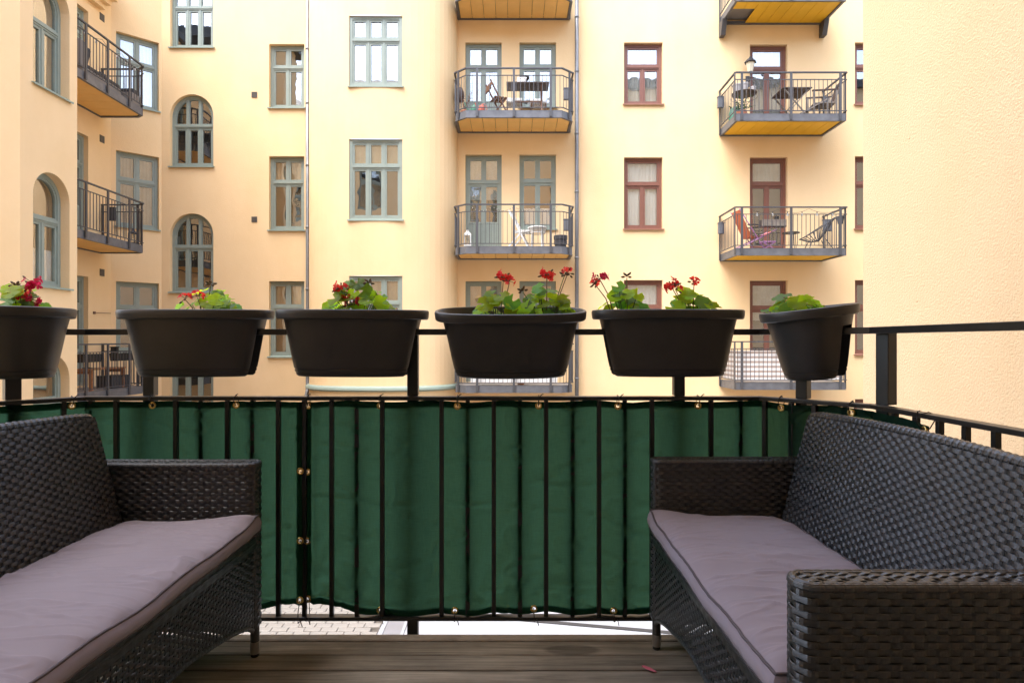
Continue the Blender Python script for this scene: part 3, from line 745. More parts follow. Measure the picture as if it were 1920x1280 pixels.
def balcony(parent, pts, zfloor, posts, soffit, label, rail_h=1.0, fh=0.165, hatch=None, boards='y', bracket=False):
    f = MB()
    # fascia channel
    out = chain(pts, 0.0); inn = chain(pts, -0.05)
    for i in range(len(pts)-1):
        for za, zb in ((zfloor-fh, zfloor),):
            a, b, c, d = out[i], out[i+1], inn[i+1], inn[i]
            f.prism([a+ZUP*za, b+ZUP*za, c+ZUP*za, d+ZUP*za], ZUP*(zb-za))
        # lower flange
        o2 = chain(pts, 0.012)
        f.prism([o2[i]+ZUP*(zfloor-fh-.014), o2[i+1]+ZUP*(zfloor-fh-.014), inn[i+1]+ZUP*(zfloor-fh-.014), inn[i]+ZUP*(zfloor-fh-.014)], ZUP*.012)
    # back bearer against the wall
    f.bar((pts[0][0], YBACK(pts[0]), zfloor-fh+.02), (pts[-1][0], YBACK(pts[-1]), zfloor-fh+.02), .06, .07)
    root = f.build('balcony', M['steel'], parent); root['label'] = label
    fl = MB(); fl.prism([p+ZUP*(zfloor-.05) for p in chain(pts, -.055)], ZUP*.045); fl.build('floor', M['deckf'], root)
    # soffit boards
    P = chain(pts, -.055); zs = zfloor-fh+.012
    x0, x1 = min(p.x for p in P), max(p.x for p in P); y0, y1 = min(p.y for p in P), max(p.y for p in P)
    def clip(xa, xb, ya, yb):
        poly = [Vector(p) for p in P]
        for (ax, v, keep) in ((0, xa, 1), (0, xb, -1), (1, ya, 1), (1, yb, -1)):
            res = []
            for i in range(len(poly)):
                a, b = poly[i-1], poly[i]; fa, fb = (a[ax]-v)*keep, (b[ax]-v)*keep
                if fa >= 0: res.append(a)
                if fa*fb < 0: res.append(a.lerp(b, fa/(fa-fb)))
            poly = res
            if len(poly) < 3: return None
        return poly
    nb = 9 if boards == 'y' else 7
    for k in range(nb):
        if boards == 'y': q = clip(x0+(x1-x0)*k/nb+.005, x0+(x1-x0)*(k+1)/nb-.005, y0, y1)
        else: q = clip(x0, x1, y0+(y1-y0)*k/nb+.005, y0+(y1-y0)*(k+1)/nb-.005)
        if hatch and boards == 'y' and k in hatch and q:
            q = clip(x0+(x1-x0)*k/nb+.005, x0+(x1-x0)*(k+1)/nb-.005, y0, y1-.75)
        if q:
            b = MB(); b.prism([p+ZUP*zs for p in q], ZUP*.015); b.build('soffit_board', M[soffit], root)
    # rails
    rl = chain(pts, 0.02)
    hr = MB()
    for i in range(len(rl)-1): hr.bar(rl[i]+ZUP*(zfloor+rail_h), rl[i+1]+ZUP*(zfloor+rail_h), .045, .03)
    hr.build('handrail', M['steel_dark'], root)
    lr = MB()
    for zz in (zfloor+rail_h-.17, zfloor+.06):
        for i in range(len(rl)-1): lr.bar(rl[i]+ZUP*zz, rl[i+1]+ZUP*zz, .022, .018)
    lr.build('lower_rail', M['steel_dark'], root)
    bl = MB()
    for i in range(len(rl)-1):
        L = (rl[i+1]-rl[i]).length; nn = max(1, round(L/.105))
        for k in range(nn):
            p = rl[i].lerp(rl[i+1], (k+.5)/nn); bl.box(p.x-.006, p.x+.006, p.y-.006, p.y+.006, zfloor+.06, zfloor+rail_h-.165)
    tag(bl.build('balusters', M['steel_dark'], root), kind='stuff')
    po = chain(pts, 0.028)
    for (i, k) in posts:
        p = po[i].lerp(po[i+1], k); d = (po[i+1]-po[i]).normalized(); n = Vector((d.y, -d.x, 0))
        b = MB(); b.obox(p, d, n, ZUP, -.028, .028, -.012, .012, zfloor-fh+.005, zfloor+rail_h-.005); b.build('post', M['steel_dark'], root)
    if bracket:
        for x in (pts[0][0]+.02, pts[-1][0]-.02):
            b = MB(); b.prism([(x-.06, YF-.01, zfloor-fh), (x-.06, YF-.32, zfloor-fh), (x-.06, YF-.18, zfloor-fh-.36), (x-.06, YF-.01, zfloor-fh-.36)], (.12, 0, 0)); b.build('bracket', M['steel_dark'], root)
    return root
def YBACK(p): return p[1]-0.03
# middle stack: chamfered at both front corners
YB = 15.43
mid = [(-1.385, YF-.002), (-1.385, YB+.27), (-1.11, YB), (1.20, YB), (1.475, YB+.27), (1.475, YF-.002)]
mposts = [(0, .02), (1, .35), (2, .12), (2, .5), (2, .88), (3, .65), (4, .98)]
for zf, lab in ((9.55, 'balcony cut by the top edge above the middle stack'), (6.62, 'upper balcony holding the dark tilted wooden table'), (3.345, 'balcony holding the white chair and the wicker table'), (-0.01, 'lowest balcony of the middle stack, lined with white cloth')):
    balcony(gb, mid, zf, mposts, 'soffit_ochre', lab)
rp = [(5.40, YF-.002), (5.40, YB), (8.04, YB), (8.04, YF-.002)]
rposts = [(0, .04), (0, .97), (1, .06), (1, .5), (1, .94), (2, .08), (2, .97)]
for zf, lab in ((9.43, 'bracketed balcony cut by the top edge on the right'), (6.54, 'balcony holding the folding table and wooden armchair'), (3.30, 'balcony holding the orange deck chair'), (0.065, 'balcony wrapped in striped cloth')):
    balcony(rb, rp, zf, rposts, 'soffit_yellow', lab, hatch=(0, 1) if zf > 9 else None, bracket=zf > 9, rail_h=0.98)
lpz = [(-8.85, 12.4), (-8.85, 15.4), (-9.91, 15.44)]
def YBACK(p): return p[1]
lpz = [(-9.918, 15.44), (-9.0, 15.44), (-8.84, 15.30), (-8.84, 12.2), (-9.918, 12.2)]
lpz = lpz[::-1]
lpo = [(1, .06), (1, .34), (1, .57), (1, .82), (2, .5), (3, .06), (3, .97)]
for zf, lab in ((6.62, 'balcony on the left holding a grey lounge sofa'), (3.345, 'left balcony with only a lantern and a grey box'), (-0.01, 'lowest balcony on the left holding a wooden bench')):
    balcony(gb, lpz, zf, lpo, 'soffit_ochre', lab, boards='x')
shift_to(gb); clean(gb)
for p_ in (rb, lw, rwall, ow): shift_to(p_); clean(p_)

# ---------------------------------------------------------------- drainpipes
def pipe(label, pts, r, joints):
    p0 = Vector(pts[0]); t = thing('drainpipe', label, 'drainpipe', (p0.x, p0.y, GZ), group=None)
    L = t.location; b = MB(); b.tube([Vector(p)-L for p in pts], r, 12); b.build('pipe', M['zinc'], t, smooth=True)
    for z in joints:
        j = MB(); j.lathe([(r+.001, -.03), (r+.008, -.028), (r+.008, .028), (r+.001, .03)], (p0.x-L.x, p0.y-L.y, z-L.z), 12); j.build('joint', M['zinc'], t, smooth=True)
        k = MB(); k.box(-.02, .02, .0, .16, -.012, .012); k.v = [(a+p0.x-L.x, b_+p0.y-L.y, c+z-.12-L.z) for a, b_, c in k.v]; k.build('clip', M['steel_dark'], t)
X1 = PX(577, 0, YF-.075).x
pipe('grey drainpipe left of the rounded bay, bending at its foot', [(X1, YF-.075, TOP-.1), (X1, YF-.075, 1.5), (X1, YF-.075, .2), (X1, YF-.09, -.15), (X1+.03, YF-.25, -.30), (X1+.10, YF-.6, -.37), (X1+.2, YF-1.0, -.38), (X1+.25, YF-1.1, -.5), (X1+.25, YF-1.1, GZ)], .048, (10.2, 8.6, 7.2, 5.6, 4.0, 2.4, .9))
X2 = PX(1081.5, 0, YF-.12).x
pipe('straight grey drainpipe between the green-windowed and red-windowed houses', [(X2, YF-.12, TOP-.1), (X2, YF-.12, 5), (X2, YF-.12, GZ)], .050, (9.4, 8.0, 6.4, 4.9, 3.2, 1.6, 0.1))
# ---------------------------------------------------------------- our balcony: deck
YR = 2.33                                   # railing line
PLAN = [(-1.80, -0.55), (-1.80, 2.03), (-1.55, YR), (0.90, YR), (1.15, 2.03), (1.15, -0.55)]
deck = MB(); deck.prism([(-1.76, -.58, -.24), (-1.76, 2.0, -.2), (-1.53, 2.28, -.2), (.88, 2.28, -.2), (1.11, 2.0, -.2), (1.11, -.58, -.2)], (0, 0, .15))
deck = tag(deck.build('balcony_deck', M['steel_dark']), kind='structure')
def deck_x(y):      # inner limits of the boards at depth y
    if y <= 2.0: return -1.76, 1.11
    k = (y-2.0)/(2.293-2.0); return -1.76+.25*k, 1.11-.25*k
def board(y0, y1, m, name, zt=0.0):
    b = MB(); c = .0035
    (la, ra), (lb, rb_) = deck_x(y0), deck_x(y1)
    h = .028
    b.v = [(la,y0,zt-h),(ra,y0,zt-h),(rb_,y1,zt-h),(lb,y1,zt-h),(la,y0,zt-c),(ra,y0,zt-c),(rb_,y1,zt-c),(lb,y1,zt-c),(la+c,y0+c,zt),(ra-c,y0+c,zt),(rb_-c,y1-c,zt),(lb+c,y1-c,zt)]
    b.f = [(0,3,2,1),(0,1,5,4),(1,2,6,5),(2,3,7,6),(3,0,4,7),(4,5,9,8),(5,6,10,9),(6,7,11,10),(7,4,8,11),(8,9,10,11)]
    return b.build(name, M[m], deck)
board(2.2505, 2.293, 'edge_board', 'edge_board', 0.003)
y = 2.2445
while y > -.5:
    board(y-.0905, y, 'plank', 'plank', random.uniform(-.0012, .0012)); y -= .0998

# ---------------------------------------------------------------- railing
class Rail:
    """s runs along the railing, s = x on the front run"""
    def __init__(s):
        s.p = [Vector((a, b, 0)) for a, b in PLAN]; s.c = [0]
        for i in range(1, len(s.p)): s.c.append(s.c[-1]+(s.p[i]-s.p[i-1]).length)
        k = s.c[2]; s.c = [c-k-1.55 for c in s.c]
    def at(s, t, off=0.0):
        i = 0
        while i < len(s.c)-2 and t > s.c[i+1]: i += 1
        k = (t-s.c[i])/(s.c[i+1]-s.c[i]); d = (s.p[i+1]-s.p[i]).normalized(); n = Vector((-d.y, d.x, 0))
        # round the corners slightly so cloth turns smoothly
        return s.p[i].lerp(s.p[i+1], k) + n*off, d, n
rail = Rail()
ZT, ZM, ZB = 1.094, 0.850, 0.052
br = thing('balcony_railing', 'black steel railing of this balcony, carrying the flower planters', 'railing', (0, YR, 0))
def world_build(mb, name, m, parent, **k):
    L = parent.location; mb.v = [(a-L.x, b-L.y, c-L.z) for a, b, c in mb.v]; return mb.build(name, M[m], parent, **k)
def runs(z, w_, h_, name, mat_='rail', bev=.002):
    for i in range(len(PLAN)-1):
        a = Vector((*PLAN[i], z)); b = Vector((*PLAN[i+1], z)); d = (b-a).normalized()
        m_ = MB(); m_.bar(a-d*(.012 if 0 < i else 0), b+d*(.012 if i < len(PLAN)-2 else 0), w_, h_); m_.v = [(p, q, r+.0004*i) for p, q, r in m_.v]
        world_build(m_, name, mat_, br, bevel=bev)
runs(ZT-.0105, .042, .021, 'top_rail'); runs(ZM-.007, .038, .014, 'mid_rail'); runs(ZB-.006, .036, .013, 'bottom_rail')
def post(s_, off, w1, w2, z0=-.42, rot=0):
    p, d, n = rail.at(s_, off)
    if rot: d = Matrix.Rotation(rot, 3, 'Z') @ d; n = Vector((-d.y, d.x, 0))
    for za, zb in ((z0, ZM-.0145), (ZM+.0005, ZT-.008)):
        m_ = MB(); m_.obox(p, d, n, ZUP, -w1/2, w1/2, -w2/2, w2/2, za, zb); world_build(m_, 'post', 'rail', br, bevel=.0025)
for s_ in (-1.335, -.365, .615): post(s_, .034, .040, .034)
post(-1.76, .036, .046, .040); post(.90+.145, .036, .040, .036); post(1.296, .034, .043, .043, rot=R(25)); post(-1.945, .005, .046, .046)
FRONT = [-1.62, -1.44, -1.223, -1.035, -.85, -.656, -.472, -.256, -.066, .124, .3165, .509, .724, .922, 1.10]
BEHIND = [-1.53, -1.13, -.943, -.755, -.564, -.161, .029, .22, .41, .83, 1.02, 1.20]
SIDE = [1.40, 1.50, 1.60, 1.70, 1.80, 1.90, 2.0, 2.1, 2.2, 2.35, 2.5, 2.65, 2.8] + [-2.1, -2.2, -2.3, -2.4, -2.5, -2.7, -2.9, -3.1]
for s_ in FRONT+BEHIND+SIDE:
    p, d, n = rail.at(s_); m_ = MB(); m_.obox(p, d, n, ZUP, -.0078, .0078, -.0078, .0078, ZB+.001, ZM-.0145); world_build(m_, 'baluster', 'rail', br, bevel=.001)

# ---------------------------------------------------------------- green cloth screens woven through the balusters
bars = sorted([(s_, 1) for s_ in FRONT] + [(s_, -1) for s_ in BEHIND] + [(-1.335, -1), (-.365, -1), (.615, -1)])
def weave_off(s_):
    A = .0098
    if s_ <= bars[0][0]: return bars[0][1]*A
    if s_ >= bars[-1][0]: return -A*.9
    for (a, pa), (b, pb) in zip(bars, bars[1:]):
        if a <= s_ <= b:
            t = (s_-a)/(b-a); t = .5*t+.5*(1-math.cos(math.pi*t))/2; return A*(pa+(pb-pa)*t)
def frange(a, b, d):
    n = max(1, round((b-a)/d)); return [a+(b-a)*i/n for i in range(n+1)]
def bottom_edge(s_):
    z = .058 + .004*math.sin(s_*7.1+1) + .003*math.sin(s_*17)
    z += .036*math.exp(-((s_+.77)/.16)**2)                     # lifted where the two cloths meet
    return z
def screen(label, s0, s1, eyes, seed):
    t = thing('privacy_screen', label, 'screen', ((s0+s1)/2 if s1 < 1 else .5, YR, 0), group='green cloth screens tied to the railing')
    ss = frange(s0, s1, .0055); vs = frange(0, .045, .005)+frange(.045, .955, .014)[1:]+frange(.955, 1, .005)[1:]
    def P(s_, v, extra=0):
        zb = bottom_edge(s_); zt = .834 + .002*math.sin(s_*21+seed) - .003*abs(math.sin(s_*math.pi/.29))
        if s_ > 1.3: zt -= .05*(s_-1.3)
        z = zb+(zt-zb)*v
        w1 = noise.noise(Vector((s_*5.0, v*2.2, seed)))*.006
        # pull creases that run diagonally near the foot
        cr = math.sin((s_*2.3 - v*1.25)*22 + 2.0*noise.noise(Vector((s_*4, v*3, seed+5))))
        w2 = .0070*cr*max(0, 1-v*1.9)*(0.45+noise.noise(Vector((s_*3, seed, 1))))
        # sharp creases: ridged noise stretched along the pull of the cloth
        rg = abs(noise.noise(Vector((s_*6+v*5, v*7-s_*1.2, seed+21)))); w2 += .0080*max(0, 1-rg/.09)**2*(.35+.65*max(0, 1-v*1.4))
        rg = abs(noise.noise(Vector((s_*3-v*3, v*10+s_*1.5, seed+31)))); w2 -= .0075*max(0, 1-rg/.10)**2
        w3 = noise.noise(Vector((s_*26, v*4.5, seed+9)))*.0034
        seam = math.exp(-((s_+.757)/.05)**2)
        fold = .010*seam*math.sin((s_+.757)*120)
        q, d, n = rail.at(s_, weave_off(s_)*(1-.55*seam) + w1*.5 + w2 + w3*(.5+v*.5) + fold + extra)
        q.z = z + .0022*noise.noise(Vector((s_*9, v*9, seed+3))); return q
    def near(s_, v):
        for (es, ev) in eyes:
            if abs(s_-es) < .0062 and abs(v-ev)*.76 < .0062: return True
        return False
    mb = MB(); m = len(ss); base = 0
    for v in vs:
        for s_ in ss: mb.v.append(tuple(P(s_, v)))
    for i in range(len(vs)-1):
        for j in range(m-1):
            if near((ss[j]+ss[j+1])/2, (vs[i]+vs[i+1])/2): continue
            mb.f.append((i*m+j, i*m+j+1, (i+1)*m+j+1, (i+1)*m+j))
    world_build(mb, 'cloth', 'screen', t, smooth=True)
    # hems: a second layer along top, bottom and both ends
    hm = MB()
    def strip_(sl, vl):
        b0 = len(hm.v); mm = len(sl)
        for v in vl:
            for s_ in sl: hm.v.append(tuple(P(s_, v, .0016)))
        for i in range(len(vl)-1):
            for j in range(mm-1):
                if near((sl[j]+sl[j+1])/2, (vl[i]+vl[i+1])/2): continue
                hm.f.append((b0+i*mm+j, b0+i*mm+j+1, b0+(i+1)*mm+j+1, b0+(i+1)*mm+j))
    strip_(ss, [v for v in vs if v <= .032]); strip_(ss, [v for v in vs if v >= .968])
    e = frange(s0, s0+.026, .0055); strip_(e, vs); e = frange(s1-.026, s1, .0055); strip_(e, vs)
    world_build(hm, 'hem', 'screen', t, smooth=True)
    for (es, ev) in eyes:
        c = P(es, ev); q, d, n = rail.at(es)
        g_ = MB(); pts = []
        for k in range(20):
            a = 2*math.pi*k/20; pts.append(c - n*.003 + d*(.0100*math.cos(a)) + ZUP*(.0100*math.sin(a)))
        g_.tube(pts, .0036, 8, closed=True); g_.v = [tuple(Vector(v)) for v in g_.v]
        world_build(g_, 'eyelet', 'brass', t, smooth=True)
        if ev > .9 or ev < .1:
            zz = ZM-.007 if ev > .9 else ZB-.006
            tie = MB(); hh = abs(zz-c.z); up = 1 if ev > .9 else -1
            pts = [c+n*.004-n*.010, c-n*.024+ZUP*up*hh*.55, c-n*.0235+ZUP*up*(hh+.004), q*1+ZUP*(zz+up*.012), q+n*.0235+ZUP*zz, c+n*.012+ZUP*up*.006, c+n*.004]
            tie.tube(pts, .0017, 6)
            tie.tube([pts[2], pts[2]-n*.004+ZUP*.011+d*.010, pts[2]-n*.002+ZUP*(.014 if up > 0 else -.012)+d*.016], .0017, 6)
            world_build(tie, 'zip_tie', 'tie', t, smooth=True)
        elif es < -.74 and s0 < -1 or es > -.78 and s0 > -1:
            if s0 > -1:
                tie = MB(); tie.tube([c-n*.006, c-n*.010-d*.012, c-n*.006-d*.026], .0022, 6); tie.tube([c-n*.004, c+n*.002-d*.004], .002, 6); world_build(tie, 'zip_tie', 'tie', t, smooth=True)
    return t
TV, BV = .981, .022
sx = lambda x: (x-960)/515.0
left_eyes = [(s_, TV) for s_ in (-1.595, sx(288), sx(443), sx(578)-.012)] + [(sx(566), v) for v in (.66, .312, .03)]
left_eyes = [(s_, TV) for s_ in (-1.595, sx(288), sx(443))] + [(-.7665, v) for v in (.66, .318, .028)]
right_eyes = [(s_, TV) for s_ in (-.742, sx(713), sx(858), sx(1010), sx(1158), sx(1308), .985, 1.225, 1.555)] + [(s_, BV) for s_ in (sx(712), sx(853), sx(1001), sx(1150), .66, .94)] + [(-.744, v) for v in (.655, .312, .022)]
screen('green cloth screen on the left end of the railing, behind the left sofa', -2.35, -.7565, left_eyes, 3.1)
screen('wide green cloth screen along the middle and right of the railing', -.7545, 1.566, right_eyes, 8.4)

# ---------------------------------------------------------------- railing planters
def pot_mesh(A0, A1, AR, B0, B1, BRR, n_):
    """long flared planter that straddles the rail: two legs below, one trough above"""
    zb, zs, zr0, zt = -.168, .003, .040, .070        # heights about the top of the rail
    g = .034
    def ab(z):
        t = max(0, (z-zb)/(zt-zb)); e = t**.85*(1-.12*math.sin(math.pi*t))
        return A0+(A1-A0)*e, B0+(B1-B0)*e
    def front(a, b, g_, M_=26, sign=-1):
        th0 = math.asin(min(.999, (g_/b)**(n_/2))); out = []
        for k in range(M_+1):
            th = th0+(math.pi-2*th0)*k/M_; c, s_ = math.cos(th), math.sin(th)
            out.append((a*math.copysign(abs(c)**(2/n_), c), sign*b*abs(s_)**(2/n_)))
        return out
    body = MB()
    def full(a, b, z):
        f1 = front(a, b, g); f2 = front(a, b, g, sign=1)[::-1]
        mid1 = [(f1[-1][0]-(.004), -g*.3), (f1[-1][0]-.004, g*.3)]; mid0 = [(f1[0][0]+.004, g*.3), (f1[0][0]+.004, -g*.3)]
        return [Vector((x, y, z)) for x, y in f1+mid1+f2+mid0]
    def loft(rings, closed=True):
        b0 = len(body.v); m_ = len(rings[0])
        for r_ in rings: body.v.extend(tuple(p) for p in r_)
        for i in range(len(rings)-1):
            for k in range(m_ if closed else m_-1):
                l = (k+1) % m_; body.f.append((b0+i*m_+k, b0+i*m_+l, b0+(i+1)*m_+l, b0+(i+1)*m_+k))
        return b0
    zsu = [zs, .02, .035, zr0+.006]
    loft([full(*ab(z), z) for z in zsu])
    # inside of the trough
    inn = [full(AR-.013, BRR-.013, zt-.003), full(A1-.012, B1-.012, zr0), full(ab(.01)[0]-.012, ab(.01)[1]-.012, .010)]
    loft(inn); body.poly(full(ab(.01)[0]-.012, ab(.01)[1]-.012, .010))
    body.poly(full(*ab(zs), zs)[::-1])
    levels = [(zs, 0), (-.03, 0), (-.07, 0), (-.11, 0), (-.1385, 0), (-.1395, -.0022), (-.1425, -.0022), (-.1435, 0), (-.1515, 0), (-.1525, -.0022), (-.1555, -.0022), (-.1565, -.001), (-.163, -.0015), (zb, -.006)]
    for sg in (-1, 1):
        rings = []
        for z, dd in levels:
            a, b = ab(z); r_ = [Vector((x, y, z)) for x, y in front(a+dd, b+dd, g, sign=sg)]
            r_.append(Vector((r_[-1].x*.6, sg*g, z))); r_.append(Vector((r_[0].x*.6, sg*g, z))); rings.append(r_)
        loft(rings); body.poly(rings[-1][::-1] if sg < 0 else rings[-1])
    rim = MB()
    prof = [(AR-.006, BRR-.006, zr0-.004), (AR-.0015, BRR-.0015, zr0), (AR, BRR, zr0+.012), (AR+.0006, BRR+.0006, zt-.008), (AR-.001, BRR-.001, zt-.002), (AR-.005, BRR-.005, zt), (AR-.010, BRR-.010, zt), (AR-.013, BRR-.013, zt-.004)]
    rr = [full(a, b, z) for a, b, z in prof]
    rr.insert(0, full(*[q-.003 for q in ab(zr0-.004)], zr0-.004))
    b0 = 0; m_ = len(rr[0])
    for r_ in rr: rim.v.extend(tuple(p) for p in r_)
    for i in range(len(rr)-1):
        for k in range(m_): rim.f.append((i*m_+k, i*m_+(k+1) % m_, (i+1)*m_+(k+1) % m_, (i+1)*m_+k))
    soil = MB(); q = full(A1-.013, B1-.013, .030); c = Vector((0, 0, .034)); nn = len(q)
    for k in range(nn): soil.poly([q[k], q[(k+1) % nn], c])
    ms = []
    for mb_, nm, mt in ((body, 'pot_body', 'pot'), (rim, 'rim', 'pot'), (soil, 'soil', 'soil')):
        me = mb_.mesh(nm, fix=True); me.polygons.foreach_set('use_smooth', [True]*len(me.polygons)); me.set_sharp_from_angle(angle=R(32)); me.materials.append(M[mt]); ms.append((nm, me))
    return ms
LONG = pot_mesh(.203, .254, .2725, .080, .119, .130, 2.7)
ROUND = pot_mesh(.092, .146, .157, .092, .146, .157, 2.0)
def planter(meshes, label, s_, tilt=0, roll=0, dz=0):
    p, d, n = rail.at(s_)
    t = thing('planter', label, 'planter', (p.x, p.y, ZT+dz), group='dark grey plastic planters straddling the railing', rot=(Matrix.Rotation(math.atan2(d.y, d.x), 4, 'Z') @ Matrix.Rotation(tilt, 4, 'X') @ Matrix.Rotation(roll, 4, 'Y')).to_euler())
    for nm, me in meshes: link_mesh(nm, me, t)
    return t
planter(ROUND, 'round dark planter at the left edge, with the large red flower head', -1.742)
planter(LONG, 'oval dark planter with a low plant, beside the round left planter', (369.5-960)/515, R(1.2))
planter(LONG, 'oval dark planter with one bushy plant, in front of the rounded bay', (662.5-960)/515, R(1.5), R(.3))
planter(LONG, 'oval dark planter tipped toward the viewer so its inside shows', (957.5-960)/517, R(9.5), R(-.2))
planter(LONG, 'oval dark planter holding two separate plants, right of the tipped one', (1251-960)/515, R(1.2))
planter(ROUND, 'round dark planter at the right corner, leaves only and no blooms', .90+.185, R(6), R(-3.5))

# ---------------------------------------------------------------- geraniums
def leaf_mesh(seed):
    rnd = random.Random(seed); mb = MB(); K = 44; r0 = .026
    cup = rnd.uniform(.1, .5); sd_ = rnd.uniform(0, 6); pts = [Vector((0, -.004, 0))]; ring1 = []; ring2 = []
    for k in range(K):
        a = R(-68)+R(316)*k/(K-1)         # gap at the stalk
        lob = 1 + .055*math.cos(a*5.2) + .035*math.cos(a*15.6+sd_)
        rr = r0*lob*(1 - .12*math.cos(a-R(90)) + .0)
        fl = .0015*math.cos(a*5.2+1)+rnd.uniform(-.0012, .0012)
        ring1.append(Vector((math.cos(a)*rr*.55, math.sin(a)*rr*.55, cup*rr*.22)))
        ring2.append(Vector((math.cos(a)*rr, math.sin(a)*rr, cup*rr*.30*(1+.5*math.sin(a*2+sd_))+fl)))
    mb.v = [tuple(p) for p in pts+ring1+ring2]
    for k in range(K-1):
        mb.f.append((0, 1+k, 2+k)); mb.f.append((1+k, 1+K+k, 2+K+k, 2+k))
    return mb
LEAVES = {}
for nm in ('leaf', 'leaf_dark'):
    LEAVES[nm] = []
    for sd in range(4):
        me = leaf_mesh(sd*11+3).mesh('leaf', smooth=True); me.materials.append(M[nm]); LEAVES[nm].append(me)
def head_mesh(seed, nfl, spread, mat_):
    """umbel of five-petalled florets on short pedicels"""
    rnd = random.Random(seed); mb = MB(); buds = MB()
    for i in range(nfl):
        th = rnd.uniform(0, 2*math.pi); ph = math.acos(rnd.uniform(-.35, 1)); dr = Vector((math.sin(ph)*math.cos(th), math.sin(ph)*math.sin(th), math.cos(ph)))
        L = spread*rnd.uniform(.7, 1.1); c = dr*L
        buds.tube([(0, 0, 0), dr*L*.5+Vector((0, 0, .002)), c], .0009, 5)
        if rnd.random() < .2:
            buds.tube([c, c+dr*.004, c+dr*.011, c+dr*.014], [.001, .0035, .003, .0006], 6); continue
        up = dr.cross(Vector((0, 0, 1))); up = up.normalized() if up.length > .01 else Vector((1, 0, 0)); sd = dr.cross(up)
        for k in range(5):
            a = 2*math.pi*k/5+rnd.uniform(-.25, .25); o1 = up*math.cos(a)+sd*math.sin(a); o2 = dr.cross(o1); pl = rnd.uniform(.011, .0145); wd = pl*.42; fl = rnd.uniform(.1, .75)
            b0 = len(mb.v)
            for (u, v, h) in ((0, 0, 0), (.45, -.8, .1), (.45, .8, .1), (.85, -1, .05), (.85, 1, .05), (1.05, -.5, -.1), (1.05, .5, -.1), (.5, 0, .0), (.9, 0, .02)):
                mb.v.append(tuple(c + o1*(u*pl) + o2*(v*wd) + dr*((h+u*fl)*pl)))
            for f in ((0, 1, 7), (0, 7, 2), (1, 3, 8, 7), (7, 8, 4, 2), (3, 5, 8), (8, 6, 4), (5, 6, 8)): mb.f.append(tuple(b0+q for q in f))
    return mb, buds
HEADS = {}
for key, (n_, sp, mt) in {'full': (15, .024, 'petal'), 'open': (12, .026, 'petal_dark'), 'small': (6, .016, 'petal'), 'bud': (0, .01, 'petal')}.items():
    pm, bm_ = head_mesh(hash(key) % 97 if False else len(key)*7, max(n_, 1), sp, mt)
    a = pm.mesh('petals', smooth=False); a.materials.append(M[mt]); b = bm_.mesh('flower_head', smooth=True); b.materials.append(M['bud']); HEADS[key] = (b, a)
bdm = MB()
for k in range(7):
    a = k*.9; d_ = Vector((math.cos(a)*.8, math.sin(a)*.8, .35+.5*math.sin(k*2.1))).normalized()
    bdm.tube([(0, 0, 0), d_*.008], .001, 5); bdm.tube([d_*.007, d_*.012, d_*.018, d_*.022], [.0012, .0042, .0036, .0008], 7)
bme = bdm.mesh('flower_head', smooth=True); bme.materials.append(M['bud']); HEADS['buds'] = (bme, None)

def geranium(label, xpx, hw_px, top_px, nleaf, heads, Y=YR, seed=1, dark=.35, base_dz=.03, depth=.06, base_y=None):
    """xpx centre, hw half width, top_px highest leaf: photo pixels at the planter's own depth Y"""
    rnd = random.Random(seed)
    cx = (xpx-960)/F*Y; hw = hw_px/F*Y; zb = ZT+base_dz; ht = EYE+(640-top_px)/F*Y - zb
    t = thing('geranium', label, 'plant', (cx, Y, zb), group='geraniums growing in the railing planters')
    st = MB()
    n = int(nleaf*1.75)
    for i in range(n):
        u = rnd.uniform(-1, 1) if i > 3 else (-.95, .9, -.4, .35)[i]
        lim = ht*(1-.55*abs(u)**1.6)
        z = lim*(.22+.78*rnd.random()**.8) if i != 2 else ht*.97
        y_ = rnd.uniform(-1, 1)*depth
        pos = Vector((u*hw*.86, y_, z-.008))
        sc_ = rnd.uniform(.8, 1.35)
        out = Vector((u*.6+rnd.uniform(-.3, .3), y_/depth*.5-.35+rnd.uniform(-.35, .3), 1.05)).normalized()
        zaxis = (out + Vector((rnd.uniform(-.3, .3), -rnd.uniform(.0, .75), rnd.uniform(-.25, .1)))).normalized()
        xaxis = zaxis.cross(Vector((rnd.uniform(-1, 1), rnd.uniform(-1, 1), .2))).normalized(); yaxis = zaxis.cross(xaxis)
        mtx = Matrix((xaxis, yaxis, zaxis)).transposed().to_4x4(); mtx.translation = pos
        o = link_mesh('leaf', rnd.choice(LEAVES['leaf_dark' if rnd.random() < dark else 'leaf']), t, mtx @ Matrix.Scale(sc_, 4))
        base = Vector((u*hw*.25, y_*.3, -.012)); mid_ = base.lerp(pos, .55)+Vector((u*.006, 0, .012))
        st.tube([base, mid_, pos - zaxis*.001], [.0021, .0017, .0013], 6)
    st.build('stems', M['stem'], t, smooth=True)
    for (hx, hy, kind, tilt) in heads:
        p = Vector(((hx-xpx)/F*Y, rnd.uniform(-.02, .01), EYE+(640-hy)/F*Y-zb))
        base = Vector((p.x*.35, .0, -.01)); sk = MB(); mid_ = base.lerp(p, .6)+Vector((-p.x*.08, 0, .006)); sk.tube([base, mid_, p-Vector((0, 0, .004))], [.0022, .0019, .0016], 6)
        s_ = sk.build('flower_stalk', M['stem_red'] if kind != 'buds' else M['stem'], t, smooth=True)
        b, a = HEADS[kind]; mtx = Matrix.Translation(p) @ Matrix.Rotation(tilt, 4, 'Y') @ Matrix.Rotation(rnd.uniform(0, 6), 4, 'Z')
        h_ = link_mesh('flower_head', b, t, mtx)
        if a is not None: link_mesh('petals', a, h_)
    return t
